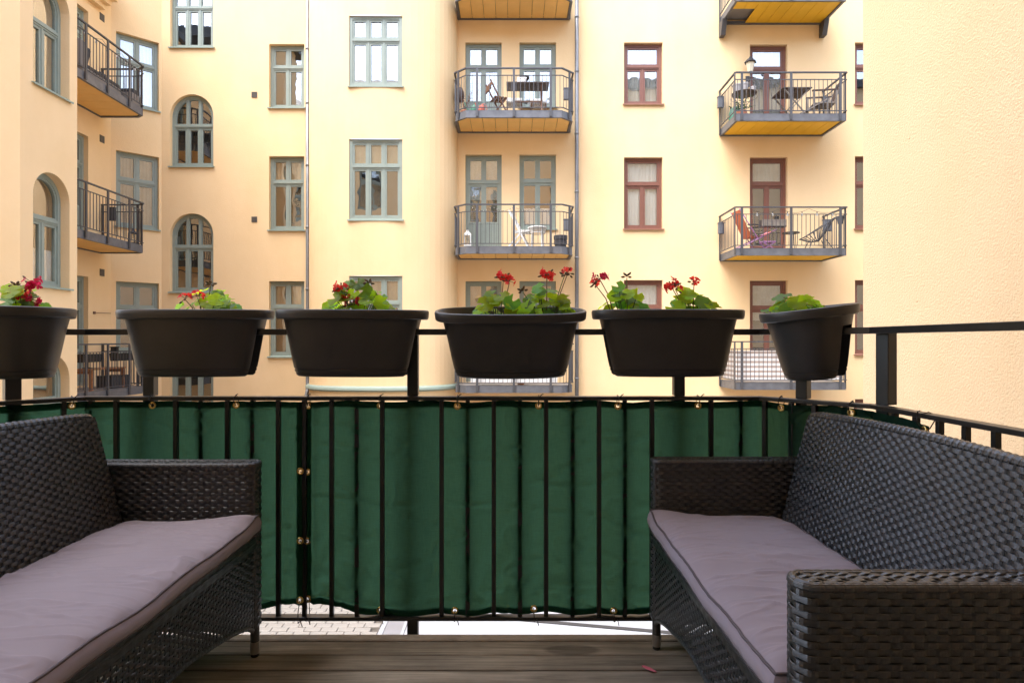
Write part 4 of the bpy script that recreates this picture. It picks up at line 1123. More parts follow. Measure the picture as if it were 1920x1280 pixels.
geranium('geranium with a tall open red flower head, at the left edge', 40, 52, 536, 15, [(66, 533, 'open', .3), (44, 556, 'full', -.2), (54, 562, 'open', .2), (33, 536, 'buds', 0)], Y=2.21, seed=3, dark=.2)
geranium('low geranium with a dried flower head on a bent stalk, in the left oval planter', 384, 58, 540, 15, [(352, 561, 'small', -.3), (372, 556, 'small', .2), (398, 534, 'buds', .2)], seed=12, dark=.2)
geranium('bushy geranium with deep red blooms low among its leaves, before the rounded bay', 672, 64, 528, 26, [(640, 541, 'full', -.2), (657, 561, 'full', 0), (662, 572, 'open', 0), (692, 531, 'buds', 0)], seed=21, dark=.3)
geranium('left geranium in the tipped planter, one red flower head on a long stalk', 936, 46, 550, 17, [(944, 520, 'full', .2), (955, 528, 'small', .5)], seed=33, dark=.3, base_dz=.02)
geranium('larger right geranium in the tipped planter, with a red head and a long bud', 1025, 54, 537, 23, [(1025, 516, 'full', 0), (1058, 516, 'buds', .2), (1064, 512, 'small', .3), (980, 545, 'buds', -.4)], seed=41, dark=.5, base_dz=.02)
geranium('geranium with a red head on a left-slanting stalk, left plant of its planter', 1172, 46, 535, 17, [(1124, 524, 'open', -.5), (1118, 533, 'small', -.5), (1176, 518, 'buds', 0)], seed=55, dark=.5)
geranium('compact geranium with two red flower heads, right plant of its planter', 1298, 42, 544, 18, [(1257, 536, 'full', -.4), (1267, 543, 'small', .3), (1302, 530, 'small', .1)], seed=62, dark=.35)
geranium('small leafy geranium without blooms, in the round planter at the right corner', 1496, 52, 550, 20, [], Y=2.19, seed=71, dark=.3, base_dz=.03)

# ---------------------------------------------------------------- woven sofas
SL_, SD_ = 1.16, 0.56          # length, depth
ARM_Z, ARM_T = 0.652, 0.068
sofa = thing('rattan_sofa', 'black woven rattan sofa on the right, its back and near arm in view', 'sofa', (0.474, 1.05, 0), group='pair of black woven garden sofas')
WP = .0195
def strand(pts, nrm, across, phase, hh=.0060, th=.0011, A=.0020):
    """flat woven strand along pts with under-and-over offset; across = direction of its width"""
    mb = MB(); s_ = 0; m_ = len(pts)
    for i, p in enumerate(pts):
        if i: s_ += (p-pts[i-1]).length
        n = nrm[i]; ac = across[i] if isinstance(across, list) else across
        c = math.cos(math.pi*s_/WP+phase); o = A*math.copysign(abs(c)**.6, c)
        c0 = p + n*o; k = hh
        for (u, h) in ((-1, -.4), (-.85, 1), (0, 1.35), (.85, 1), (1, -.4)):
            mb.v.append(tuple(c0 + ac*(u*k) + n*(h*th)))
    for i in range(m_-1):
        for k in range(5):
            l = (k+1) % 5; mb.f.append((i*5+k, i*5+l, (i+1)*5+l, (i+1)*5+k))
    return mb
def put(mb, parent, name='strand', m='rattan'):
    return mb.build(name, M[m], parent, smooth=False)
def lin(a, b, step=WP/4):
    n = max(2, int((b-a).length/step)); return [a.lerp(b, i/n) for i in range(n+1)]
V3 = Vector
# backrest: front face leans back and is dished along its length
BV0, BV1 = ARM_T+.012, SL_-ARM_T-.012
Z0B, Z1B = .40, .803
def back_pt(v, z):
    k = (z-Z0B)/(Z1B-Z0B); q = (v-SL_/2)/(SL_/2)
    u = .405+.098*k + .018*(1-q*q)
    ed = .020*k
    return V3((u, SL_/2+(v-SL_/2)*(1-ed), z))
def top_z(v): return .015*(1-((v-SL_/2)/(SL_/2))**2)
bc = MB(); rows_f = []; rows_b = []
for i in range(13):
    z = .30+(Z1B-.30)*i/12; rows_f.append([back_pt(BV0+(BV1-BV0)*j/30, max(z, .30))+V3((.006, 0, top_z(BV0+(BV1-BV0)*j/30)*max(0, (z-Z0B)/(Z1B-Z0B)))) for j in range(31)])
rows_b = [[p+V3((.034, 0, 0)) for p in r_] for r_ in rows_f]
bc.grid(rows_f); bc.grid([r_[::-1] for r_ in rows_b])
bc.grid([[r_[0] for r_ in rows_f], [r_[0] for r_ in rows_b]]); bc.grid([[r_[-1] for r_ in rows_b], [r_[-1] for r_ in rows_f]]); bc.grid([rows_b[-1], rows_f[-1]])
for j in range(int((BV1-BV0)/WP)+1):
    v = BV0+WP*j+.0005
    pts = [back_pt(v, .40+(Z1B-.40)*i/10)+V3((.002, 0, top_z(v)*i/10)) for i in range(11)]
    b0 = len(bc.v)
    for p in pts:
        for (a, h) in ((-.0045, 0), (-.003, -.0024), (.003, -.0024), (.0045, 0)): bc.v.append((p.x+h, p.y+a, p.z))
    for i in range(10):
        for k in range(3): bc.f.append((b0+i*4+k, b0+i*4+k+1, b0+i*4+4+k+1, b0+i*4+4+k))
backrest = bc.build('backrest', M['rattan_core'], sofa)
nr = 36
for r_ in range(nr):
    z = .435+(Z1B-.010-.435)*r_/(nr-1); k = (z-Z0B)/(Z1B-Z0B); n_ = int((BV1-BV0)/(WP/4)); pts = []
    for i in range(n_+1):
        v = BV0+(BV1-BV0)*i/n_; pts.append(back_pt(v, z)+V3((0, 0, top_z(v)*k)))
    nn = V3((-1, 0, .24)).normalized(); ac = V3((.24, 0, 1)).normalized()
    put(strand(pts, [nn]*len(pts), ac, math.pi*(r_ % 2)), backrest)
# rolled, wrapped edges
def wrapped(pts, r, pitch, parent, name='wrapped_edge'):
    """round edge lapped with strand: lobes run round it as a screw"""
    mb = MB(); P = []
    L = 0
    for a, b in zip(pts, pts[1:]):
        n = max(1, int((b-a).length/.004)); P += [a.lerp(b, i/n) for i in range(n)]
    P.append(pts[-1]); up = None; s_ = 0; N = 10
    for i, p in enumerate(P):
        d = (P[min(i+1, len(P)-1)]-P[max(i-1, 0)]).normalized()
        if i: s_ += (p-P[i-1]).length
        if up is None: up = d.cross(V3((.3, .2, .9))).normalized()
        up = (up-d*up.dot(d)).normalized(); sd = d.cross(up)
        for k in range(N):
            a = 2*math.pi*k/N; fr = ((s_/pitch + a/(2*math.pi)) % 1.0); rr = r*(1+.20*math.sin(math.pi*fr)**.6 - .1)
            mb.v.append(tuple(p+up*(rr*math.cos(a))+sd*(rr*math.sin(a))))
    for i in range(len(P)-1):
        for k in range(N):
            l = (k+1) % N; mb.f.append((i*N+k, i*N+l, (i+1)*N+l, (i+1)*N+k))
    return mb.build(name, M['rattan'], parent)
edge = [back_pt(BV0, .42)+V3((.014, 0, 0)), back_pt(BV0, .70)+V3((.014, 0, 0)), back_pt(BV0, .79)+V3((.014, .001, 0)), back_pt(BV0+.012, .800)+V3((.014, 0, top_z(BV0)))]
edge += [back_pt(BV0+(BV1-BV0)*j/16, Z1B)+V3((.014, 0, top_z(BV0+(BV1-BV0)*j/16))) for j in range(1, 16)]
edge += [back_pt(BV1-.012, .800)+V3((.014, 0, top_z(BV1))), back_pt(BV1, .79)+V3((.014, -.001, 0)), back_pt(BV1, .42)+V3((.014, 0, 0))]
wrapped(edge, .0135, .020, backrest)
# arms
def arm(v0, v1):
    inner = v1 if v0 < SL_/2 else v0; outer = v0 if v0 < SL_/2 else v1; sg = 1 if inner > outer else -1     # sg: direction outer->inner
    a = MB(); a.box(.030, .53, v0+.008, v1-.008, .10, ARM_Z-.008); a.lathe([(0, .10), (.024, .10), (.024, ARM_Z-.009), (0, ARM_Z-.009)], (.034, (v0+v1)/2, 0), 14)
    root = a.build('arm', M['rattan_core'], sofa)
    rr = .030
    def loop(z, full):
        pts = []; nn = []
        def seg(a_, b_, n):
            for p in lin(a_, b_)[:-1]: pts.append(p); nn.append(n)
        def turn(c, n0, n1):
            for k in range(10):
                n = n0.lerp(n1, k/10).normalized(); pts.append(c+n*rr); nn.append(n)
        nin, nfr, nout = V3((0, sg, 0)), V3((-1, 0, 0)), V3((0, -sg, 0))
        ci = V3((rr, inner-sg*rr, z)); co = V3((rr, outer+sg*rr, z))
        if full: seg(V3((.47, inner, z)), V3((rr, inner, z)), nin)
        turn(ci, nin, nfr); seg(V3((0, inner-sg*rr, z)), V3((0, outer+sg*rr, z)), nfr); turn(co, nfr, nout)
        seg(V3((rr, outer, z)), V3((.545, outer, z)), nout); pts.append(V3((.545, outer, z))); nn.append(nout)
        return pts, nn
    z = .115; i = 0
    while z < ARM_Z-.014:
        pts, nn = loop(z, z > .43)
        # keep the stakes aligned: phase measured from the outer end
        L = sum((q-p).length for p, q in zip(pts, pts[1:])); put(strand(pts, nn, ZUP, math.pi*(i % 2)-math.pi*L/WP), root); z += .0118; i += 1
    # flat woven top
    for j in range(5):
        v = v0+.012+(v1-v0-.024)*j/4; p = lin(V3((.004+.018*abs(j-2)/2, v, ARM_Z-.003)), V3((.52, v, ARM_Z-.003))); put(strand(p, [ZUP]*len(p), V3((0, 1, 0)), math.pi*(j % 2), hh=.0062), root)
    r_ = .0085
    r2 = rr-.004; ci2 = V3((rr, inner-sg*rr, ARM_Z-.007)); co2 = V3((rr, outer+sg*rr, ARM_Z-.007))
    e = [V3((.53, inner-sg*.004, ARM_Z-.007))]+[ci2+V3((-r2*math.sin(math.pi/2*k/6), sg*r2*math.cos(math.pi/2*k/6), 0)) for k in range(7)]
    e += [co2+V3((-r2*math.cos(math.pi/2*k/6), -sg*r2*math.sin(math.pi/2*k/6), 0)) for k in range(7)]+[V3((.53, outer+sg*.004, ARM_Z-.007))]
    wrapped(e, r_, .017, root)
    wrapped([V3((rr-.75*r2, inner-sg*rr+sg*.66*r2, ARM_Z-.01)), V3((rr-.75*r2, inner-sg*rr+sg*.66*r2, .11))], .0085, .013, root)
arm(0, ARM_T); arm(SL_-ARM_T, SL_)
# seat frame and arched apron
AV0, AV1 = ARM_T, SL_-ARM_T
sf = MB(); sf.box(.016, .44, AV0, AV1, .392, .418); seat = sf.build('seat_frame', M['rattan_core'], sofa)
def arch_z(v):
    e = min(v-AV0, AV1-v); return .10+.115*min(1, max(0, e/.40))**.55
ap_st = MB()
for j in range(int((AV1-AV0)/WP)+1):
    v = AV0+WP*j; za = arch_z(v); ap_st.box(.0055, .0085, v-.0035, v+.0035, za, .40)
apron = ap_st.build('apron', M['rattan'], sofa)
z = .106; i = 0
while z < .372:
    vs = []
    n_ = int((AV1-AV0)/(WP/4)); cur = []
    for k in range(n_+1):
        v = AV0+(AV1-AV0)*k/n_
        if arch_z(v) <= z: cur.append((v, k))
        else:
            if len(cur) > 4: vs.append(cur)
            cur = []
    if len(cur) > 4: vs.append(cur)
    for c_ in vs:
        pts = [V3((.006, v, z)) for v, k in c_]; ph = math.pi*(i % 2)+math.pi*(c_[0][0]-AV0)/WP
        put(strand(pts, [V3((-1, 0, 0))]*len(pts), ZUP, ph, hh=.0048), apron)
    z += .0118; i += 1
for zz, hh in ((.384, .011), (.404, .009)):
    p = lin(V3((.001, AV0, zz)), V3((.001, AV1, zz))); put(strand(p, [V3((-1, 0, 0))]*len(p), ZUP, 0, hh=hh, A=.0006, th=.002), apron)
wrapped([V3((.003, AV0, .395)), V3((.003, AV1, .395))], .0062, .040, apron)
wrapped([V3((.006, AV0+.005+(AV1-AV0-.01)*k/30, arch_z(AV0+.005+(AV1-AV0-.01)*k/30))) for k in range(31)], .0065, .016, apron)
rb_ = MB(); rb_.box(.44, .455, AV0, AV1, .12, .415); rb_.build('rear_panel', M['rattan_core'], sofa)
for (u, v) in ((.02, .022), (.02, SL_-.022), (.50, .022), (.50, SL_-.022)):
    l = MB(); l.tube([(u, v, .13), (u, v, .052)], .0145, 14); lg_ = l.build('leg', M['rattan'], sofa, auto=40)
    c_ = MB(); c_.lathe([(.0, .052), (.0152, .0515), (.0155, .048), (.0145, .012), (.0, .012)], (u, v, 0), 16); c_.build('leg_cap', M['alu'], lg_, auto=40)
    f_ = MB(); f_.lathe([(.0, .012), (.0125, .012), (.0125, .002), (.010, .0), (.0, .0)], (u, v, 0), 14); f_.build('foot', M['rubber'], lg_, auto=40)
sofa2 = copy_tree(sofa); sofa2.location = (-0.838, 1.02+SL_-.02, 0); sofa2.rotation_euler = (0, 0, math.pi); sofa2.scale = (1, 1.08, 1)
sofa2['label'] = 'black woven rattan sofa on the left, cut off by the left edge'

# ---------------------------------------------------------------- seat cushions
def cushion(label, loc, rz, seed):
    t = thing('seat_cushion', label, 'cushion', loc, rz, group='mauve grey seat cushions on the two sofas')
    U0, U1, W0, W1 = -.012, .425, ARM_T+.004, SL_-ARM_T-.004; TH = .064
    NU, NV = 64, 240
    def edge_f(u, v):
        a = min(u, 1-u)*(U1-U0); b = min(v, 1-v)*(W1-W0); return a, b
    def sup(u, v):      # plan with rounded corners
        return V3((U0+(U1-U0)*u, W0+(W1-W0)*v, 0))
    def wave(v): return .0045*math.sin(v*9.0+seed)+.003*math.sin(v*21+seed*2)
    def ztop(u, v):
        a, b = edge_f(u, v); e = 1-math.exp(-a/.022); e2 = 1-math.exp(-b/.022)
        z = TH*(.70+.30*e*e2) + .003*math.sin(math.pi*u)*math.sin(math.pi*v)**.5
        # tucks running across the cushion from the front and rear piping
        ph = v*52 + 3.0*noise.noise(V3((v*5, u*2, seed))) + 1.4*math.sin(u*3)
        am = (.30+.7*abs(noise.noise(V3((v*7, seed, u*1.5)))))
        z += .0075*am*math.sin(ph)*(math.exp(-a/.09))*(1-math.exp(-a/.008))
        z += .0030*math.sin(v*24+2.4*noise.noise(V3((v*3, u*3, seed+4)))+u*2.0)*e*e2*(.3+.9*max(0, noise.noise(V3((v*2.5, u*2, seed+7)))+.25))
        rd = abs(noise.noise(V3((v*15+u*1.6, u*1.5, seed+11)))); z += .0062*(1-min(1, rd/.13))**1.5*e*e2*(.4+.6*abs(noise.noise(V3((v*4, u*3, seed+15))))*2)
        rd = abs(noise.noise(V3((v*30-u*1.2, u*2.6, seed+13)))); z += .0055*(1-min(1, rd/.16))**1.5*e*e2*math.exp(-a/.16)
        z += .0025*noise.noise(V3((u*3, v*6, seed+2)))
        lift = .030*math.exp(-((1-v)*(W1-W0)/.07)**2)*math.exp(-(u*(U1-U0)/.12)**2)*(1 if seed < 2 else .25)
        lift += .028*math.exp(-(v*(W1-W0)/.07)**2)*math.exp(-(u*(U1-U0)/.12)**2)*(1 if seed >= 2 else .2) if seed >= 5 else 0
        return z + wave(v)*math.exp(-a/.10) + lift
    mb = MB()
    uu = [0]+[(math.sin(math.pi*(i/NU-.5))+1)/2*.5+(i/NU)*.5 for i in range(1, NU)]+[1]
    vv = [0]+[(math.sin(math.pi*(i/NV-.5))+1)/2*.2+(i/NV)*.8 for i in range(1, NV)]+[1]
    mb.grid([[sup(u, v)+ZUP*ztop(u, v) for v in vv] for u in uu])
    # bulging boxing between the two pipings
    per = [(u, 0) for u in uu]+[(1, v) for v in vv[1:]]+[(u, 1) for u in uu[::-1][1:]]+[(0, v) for v in vv[::-1][1:-1]]
    rings = []
    for q, bulge in ((1.0, 0), (.82, .007), (.55, .0115), (.3, .010), (.1, .004), (0.0, -.002)):
        r_ = []
        for (u, v) in per:
            p = sup(u, v); zt = ztop(u, v); zb = .004+ .35*wave(v)*(1 if u < .5 else 0) + (zt-TH*.7)*.45*(1 if u == 0 else .2)
            c = V3((U0+U1, W0+W1, 0))/2; dx = -1 if u == 0 else (1 if u == 1 else 0); dy = -1 if v == 0 else (1 if v == 1 else 0)
            d = V3((dx, dy, 0)); d = d.normalized() if d.length else d
            wr = .0015*noise.noise(V3((v*30, u*20, q*3+seed)))
            r_.append(p+d*(bulge+wr)+ZUP*(zb+(zt-zb)*q))
        rings.append(r_+[r_[0]])
    mb.grid(rings); mb.poly([p for p in rings[-1][:-1]])
    mb.build('cover', M['cushion'], t, smooth=True, fix=True)
    pp = MB(); pp.tube([p+V3((0, 0, .001)) for p in rings[0][:-1]], .0032, 7, closed=True); pp.build('piping', M['piping'], t, smooth=True)
    pp = MB(); pp.tube([p for p in rings[-2][:-1]], .0030, 7, closed=True); pp.build('piping', M['piping'], t, smooth=True)
    return t
cushion('mauve grey piped cushion lying on the right sofa', (0.474, 1.05, .416), 0, 1.3)
c2_ = cushion('mauve grey piped cushion lying on the left sofa, its far front corner curled up', (-0.838, 1.02+SL_-.02, .416), math.pi, 5.7); c2_.scale = (1, 1.08, 1)

# fallen petal on the deck
pt = MB(); rows = []
for i in range(7):
    t_ = i/6; wd = .0085*math.sin(math.pi*min(1, t_*.93+.07))**.8+.0006
    rows.append([(-.024+.048*t_, wd*k, .0035+.004*abs(k)+.010*max(0, .35-t_)*1.5 + .002*math.sin(t_*5)) for k in (-1, -.5, 0, .5, 1)])
pt.grid(rows); fp = pt.build('flower_petal', M['petal_fallen'], None, smooth=True); fp.location = (.437, 2.04, 0); fp.rotation_euler = (0, 0, R(-28))
tag(fp, 'single pink petal lying on the deck boards near the right sofa', 'petal')
# ---------------------------------------------------------------- things standing on the balconies across the yard
def at(x, y, Y): return PX(x, y, Y)
def bars(mb, L, w=.025, h=None):
    for a, b in L: mb.bar(a, b, w, h or w)
UPF, MIF, LOF = 6.62, 3.345, -.01
# ---- middle stack, upper balcony
t = thing('folding_chair', 'small brown wooden folding chair beside the tilted dark table on the upper middle balcony', 'chair', (-.33, 15.95, UPF), R(20))
b = MB(); bars(b, [((-.2, -.18, 0), (.16, -.18, .45)), ((-.2, .18, 0), (.16, .18, .45)), ((.2, -.18, 0), (-.28, -.18, .85)), ((.2, .18, 0), (-.28, .18, .85))], .03); b.build('frame', M['wood'], t)
for k in range(4): b = MB(); b.box(-.16+.085*k, -.095+.085*k, -.2, .2, .44, .46); b.build('seat_slat', M['wood'], t)
for k in range(2): b = MB(); b.box(-.29+.02*k, -.26+.02*k, -.2, .2, .62+.1*k, .69+.1*k); b.build('back_slat', M['wood'], t)
t = thing('folding_table', 'dark brown wooden table seen from below on the upper middle balcony', 'table', (.385, 15.85, UPF))
for k in range(6): b = MB(); b.box(-.52, .52, -.28+.092*k, -.195+.092*k, .72, .745); b.build('top_slat', M['wood_dark'], t)
b = MB(); bars(b, [((-.35, -.2, 0), (-.35, .2, .72)), ((-.35, .2, 0), (-.35, -.2, .72)), ((.34, -.2, 0), (.34, .2, .72)), ((.34, .2, 0), (.34, -.2, .72)), ((-.35, 0, .36), (.34, 0, .36))], .035); b.build('trestle', M['wood'], t)
def white_chair(label, x, y, z, rz=0):
    t = thing('white_chair', label, 'chair', (x, y, z), rz, group='white seats under the tilted table')
    b = MB(); b.box(-.2, .2, -.2, .2, .36, .42); b.build('seat', M['white'], t, bevel=.02)
    b = MB(); b.box(-.2, .2, .17, .21, .40, .62); b.build('backrest', M['white'], t, bevel=.02)
    for sx_ in (-1, 1):
        for sy_ in (-1, 1): b = MB(); b.box(sx_*.18-.015, sx_*.18+.015, sy_*.17-.015, sy_*.17+.015, 0, .36); b.build('leg', M['wood'], t)
white_chair('white seat left of the table leg on the upper middle balcony', .06, 16.1, UPF)
white_chair('white seat right of the table leg on the upper middle balcony', .66, 16.15, UPF)
t = thing('bowl', 'black bowl standing on the tilted table of the upper middle balcony', 'bowl', (.30, 15.9, UPF+.745))
b = MB(); b.lathe([(0, .0), (.06, .0), (.065, .16), (.10, .17), (.135, .22), (.125, .25), (.06, .262), (0, .265)], n=18); b.build('pan', M['black_obj'], t, smooth=True)
t = thing('folded_cloth', 'white cloth folded on the tilted table under the black bowl', 'cloth', (.24, 15.72, UPF+.746))
b = MB(); b.box(-.12, .10, -.08, .06, 0, .09); b.box(-.11, .12, -.07, .07, .09, .15); b.build('cloth', M['cloth_white'], t, bevel=.02)
t = thing('watering_can', 'green watering can at the left end of the upper middle balcony', 'watering can', (-.93, 15.8, UPF))
b = MB(); b.lathe([(0, 0), (.10, 0), (.09, .22), (.05, .25), (0, .25)], n=14); b.build('can', M['teal'], t, smooth=True)
b = MB(); b.tube([(-.08, 0, .06), (-.2, 0, .2), (-.24, 0, .33)], [.02, .014, .012], 8); b.build('spout', M['teal'], t); b = MB(); b.tube([(.09, 0, .06), (.17, 0, .16), (.13, 0, .29), (0, 0, .30), (-.05, 0, .24)], .010, 8); b.build('handle', M['teal'], t)
t = thing('watering_can', 'coral red watering can beside the green one on the upper middle balcony', 'watering can', (-.74, 15.72, UPF))
b = MB(); b.lathe([(0, 0), (.075, 0), (.07, .2), (.04, .23), (0, .23)], n=14); b.build('can', M['redplastic'], t, smooth=True)
b = MB(); b.tube([(-.06, 0, .08), (-.14, 0, .20), (-.16, 0, .28)], [.018, .012, .018], 8); b.build('spout', M['redplastic'], t); b = MB(); b.tube([(.06, 0, .05), (.13, 0, .13), (.08, 0, .26), (0, 0, .25)], .010, 8); b.build('handle', M['redplastic'], t)
def twig_pot(label, x, y, z, h, n, mt, seed, potm='terra'):
    t = thing('potted_plant', label, 'plant', (x, y, z)); rnd = random.Random(seed)
    b = MB(); b.lathe([(0, 0), (.07, 0), (.095, .15), (.10, .17), (.085, .17), (.08, .14), (0, .14)], n=14); b.build('pot', M[potm], t, smooth=True)
    b = MB()
    for k in range(n):
        a = rnd.uniform(0, 6.28); e = V3((math.cos(a)*.14, math.sin(a)*.10, h*rnd.uniform(.6, 1)))
        b.tube([(0, 0, .13), e*.5+V3((0, 0, .1)), e], [.009, .007, .003], 5)
        for j in range(5):
            p = e*(.55+.1*j)+V3((rnd.uniform(-.04, .04), rnd.uniform(-.04, .04), .03)); q = p+V3((rnd.uniform(-.05, .05), rnd.uniform(-.04, .04), rnd.uniform(.0, .05))); b.bar(p, q, .022, .004)
    tag(b.build('twigs', M[mt], t), kind='stuff'); return t
twig_pot('dry brown potted plant at the left end of the upper middle balcony', -1.18, 15.95, UPF, .62, 7, 'stalk_dry', 4)
t = thing('hanging_basket', 'dark basket hung in the left corner of the upper middle balcony railing', 'basket', (-1.31, 16.05, UPF+.42))
b = MB(); b.lathe([(0, 0), (.07, .01), (.10, .10), (.10, .26), (.06, .36), (0, .38)], n=12); b.build('basket', M['wood_dark'], t, smooth=True)
b = MB(); b.tube([(-.06, 0, .3), (-.04, 0, .55), (.06, 0, .3)], .006, 6); b.build('strap', M['wood_dark'], t)
def rail_box(label, x, y, z, d=(.15, .10, .27), m='grey_box'):
    t = thing('rail_box', label, 'box', (x, y, z), group='small grey boxes hung on the far railings')
    b = MB(); b.box(-d[0]/2, d[0]/2, -d[1]/2, d[1]/2, 0, d[2]); b.build('case', M[m], t, bevel=.012)
    b = MB(); b.box(-d[0]/2-.008, d[0]/2+.008, -d[1]/2-.008, d[1]/2+.008, d[2], d[2]+.02); b.build('lid', M[m], t)
    return t
rail_box('grey box on the right railing of the upper middle balcony', 1.36, 15.95, UPF+.44)
rail_box('grey box on the right railing of the balcony with the wicker table', 1.36, 15.95, MIF+.46)
rail_box('grey box on the right railing of the balcony with the folding table', 7.93, 16.2, 6.54+.40)
rail_box('grey box at the outer left corner of the balcony with the folding table', 5.36, 16.45, 6.54+.5)
rail_box('grey box at the outer left corner of the balcony with the orange chair', 5.36, 16.4, 3.30+.50)
rail_box('grey box on the right railing of the balcony with the orange chair', 7.93, 16.1, 3.30+.52, (.2, .10, .27))
rail_box('grey box on the wall railing of the left lounge balcony', -9.80, 15.3, UPF+.55, (.06, .2, .26))
rail_box('dark grey box on the far railing of the left balcony with the lantern', -9.6, 15.36, MIF+.60, (.16, .1, .3), 'charcoal')
rail_box('black box above the bench on the lowest left balcony', -9.5, 15.30, LOF+.62, (.15, .1, .3), 'black_obj')
# ---- middle stack, middle balcony
t = thing('folding_chair', 'white folding garden chair on the balcony with the wicker table', 'chair', (.20, 15.9, MIF), R(-12))
b = MB(); bars(b, [((-.28, -.2, .0), (.10, -.2, .42)), ((-.28, .2, 0), (.10, .2, .42)), ((.24, -.2, 0), (-.24, -.2, .92)), ((.24, .2, 0), (-.24, .2, .92)), ((.28, -.18, .42), (-.1, -.18, .38)), ((.28, .18, .42), (-.1, .18, .38))], .035); b.build('frame', M['white'], t)
for k in range(5): b = MB(); b.box(-.12+.075*k, -.06+.075*k, -.2, .2, .415, .435); b.build('seat_slat', M['white'], t)
for k in range(5): b = MB(); z_ = .52+.085*k; x_ = .24-.48*z_/.92; b.box(x_-.012, x_+.012, -.2, .2, z_, z_+.055); b.build('back_slat', M['white'], t)
t = thing('wicker_table', 'round white wicker table next to the white folding chair', 'table', (.63, 15.9, MIF))
b = MB(); b.lathe([(0, .50), (.225, .50), (.24, .515), (.24, .53), (.22, .54), (0, .54)], n=24); b.build('table_top', M['wicker_white'], t, smooth=True)
b = MB()
for k in range(28):
    a = 2*math.pi*k/28; b.tube([(.205*math.cos(a), .205*math.sin(a), .50), (.195*math.cos(a), .195*math.sin(a), .39)], .006, 5)
b.lathe([(.2, .38), (.208, .385), (.2, .395)], n=24); b.build('skirt', M['wicker_white'], t)
for a in (.6, 2.2, 3.8, 5.3): b = MB(); b.tube([(.17*math.cos(a), .17*math.sin(a), .50), (.19*math.cos(a), .19*math.sin(a), 0)], .018, 8); b.build('leg', M['wicker_white'], t)
t = thing('barrel_planter', 'dark grey banded barrel planter at the right end of the balcony with the wicker table', 'planter', (1.21, 15.95, MIF))
b = MB(); b.lathe([(0, 0), (.13, 0), (.145, .08), (.135, .10), (.16, .12), (.165, .2), (.15, .215), (.17, .235), (.172, .33), (.155, .34), (.14, .33), (.14, .28), (0, .28)], n=18); b.build('barrel', M['charcoal'], t, auto=30)
def lantern(label, x, y, z, s=1, m='white'):
    t = thing('lantern', label, 'lantern', (x, y, z)); q = .085*s
    b = MB(); b.box(-q, q, -q, q, 0, .03*s)
    for sx_ in (-1, 1):
        for sy_ in (-1, 1): b.box(sx_*q-.009*s-.008*s*sx_, sx_*q+.009*s-.008*s*sx_, sy_*q-.009*s-.008*s*sy_, sy_*q+.009*s-.008*s*sy_, .03*s, .26*s)
    b.box(-q, q, -q, q, .26*s, .285*s); b.build('cage', M[m], t)
    b = MB(); b.box(-q*.75, q*.75, -q*.75, q*.75, .03*s, .26*s); b.build('pane', M['glass'], t, fix=True)
    b = MB(); b.lathe([(q*1.2, .285*s), (.03*s, .37*s), (.03*s, .40*s), (0, .41*s)], n=4); b.build('cap', M[m], t)
    b = MB(); b.tube([(-.02*s, 0, .40*s), (0, 0, .46*s), (.02*s, 0, .40*s)], .005*s, 6); b.build('ring', M['steel_dark'], t)
    b = MB(); b.lathe([(0, .03*s), (.03*s, .03*s), (.03*s, .14*s), (0, .14*s)], n=10); b.build('candle', M['cream'], t)
lantern('white lantern at the left end of the balcony with the wicker table', -1.10, 15.85, MIF+.06)
lantern('small dark lantern on the left middle balcony', -9.0, 15.2, MIF+.02, .9, 'charcoal')
def fairy_lights(label, pts, n):
    t = thing('string_light', label, 'string lights', pts[0]); L = t.location; b = MB(); P = []
    for a, c in zip(pts, pts[1:]):
        a = V3(a); c = V3(c)
        for k in range(9):
            f = k/8; P.append(a.lerp(c, f)-ZUP*(.10*math.sin(math.pi*f))-L)
    b.tube(P, .004, 5); b.build('wire', M['charcoal'], t)
    for k in range(n):
        p = P[int((k+.5)/n*len(P))]; s_ = MB(); s_.lathe([(.012, -.005), (.012, -.04), (.0, -.042)], p, 8); s_.build('socket', M['black_obj'], t)
        q = MB(); q.lathe([(.012, -.04), (.026, -.07), (.024, -.095), (0, -.11)], p, 10); q.build('bulb', M['bulb'], t, smooth=True)
fairy_lights('string of bulbs under the handrail of the balcony with the orange chair', [(5.75, 15.5, 4.26), (6.5, 15.5, 4.26), (7.2, 15.5, 4.26), (7.95, 15.5, 4.26)], 6)
fairy_lights('string of bulbs under the handrail of the left lounge balcony', [(-8.9, 13.1, 7.6), (-8.9, 13.9, 7.6), (-8.9, 14.6, 7.6), (-8.9, 15.25, 7.6)], 6)
t = thing('string_light', 'thin wire of tiny lights looped along the handrail of the balcony with the wicker table', 'string lights', (0, 15.5, 4.33))
b = MB(); P = []
for k in range(90):
    f = k/89; P.append((-1.0+2.1*f, .0, -.02-.10*abs(math.sin(f*math.pi*4))))
b.tube(P, .0035, 5); b.build('wire', M['charcoal'], t)
for k in range(24): q = MB(); q.lathe([(0, .012), (.012, 0), (0, -.012)], P[int(k*3.7)+2], 6); q.build('bulb', M['bulb'], t)
# ---- middle stack, lowest balcony
t = thing('railing_cloth', 'white cloth lining the lowest middle balcony railing', 'cloth', (0, 15.5, LOF)); b = MB()
b.grid([[V3((-1.0+2.1*k/40, .012*math.sin(k*1.3), z_)) for k in range(41)] for z_ in (.07, .80)]); b.build('cloth', M['cloth_white'], t, smooth=True)
t = thing('storage_box', 'small brown box behind the railing of the lowest middle balcony', 'box', (.22, 15.8, LOF)); b = MB(); b.box(-.08, .08, -.1, .1, 0, .3); b.build('case', M['wood_orange'], t); b = MB(); b.box(-.09, .09, -.11, .11, .3, .325); b.build('lid', M['wood'], t)
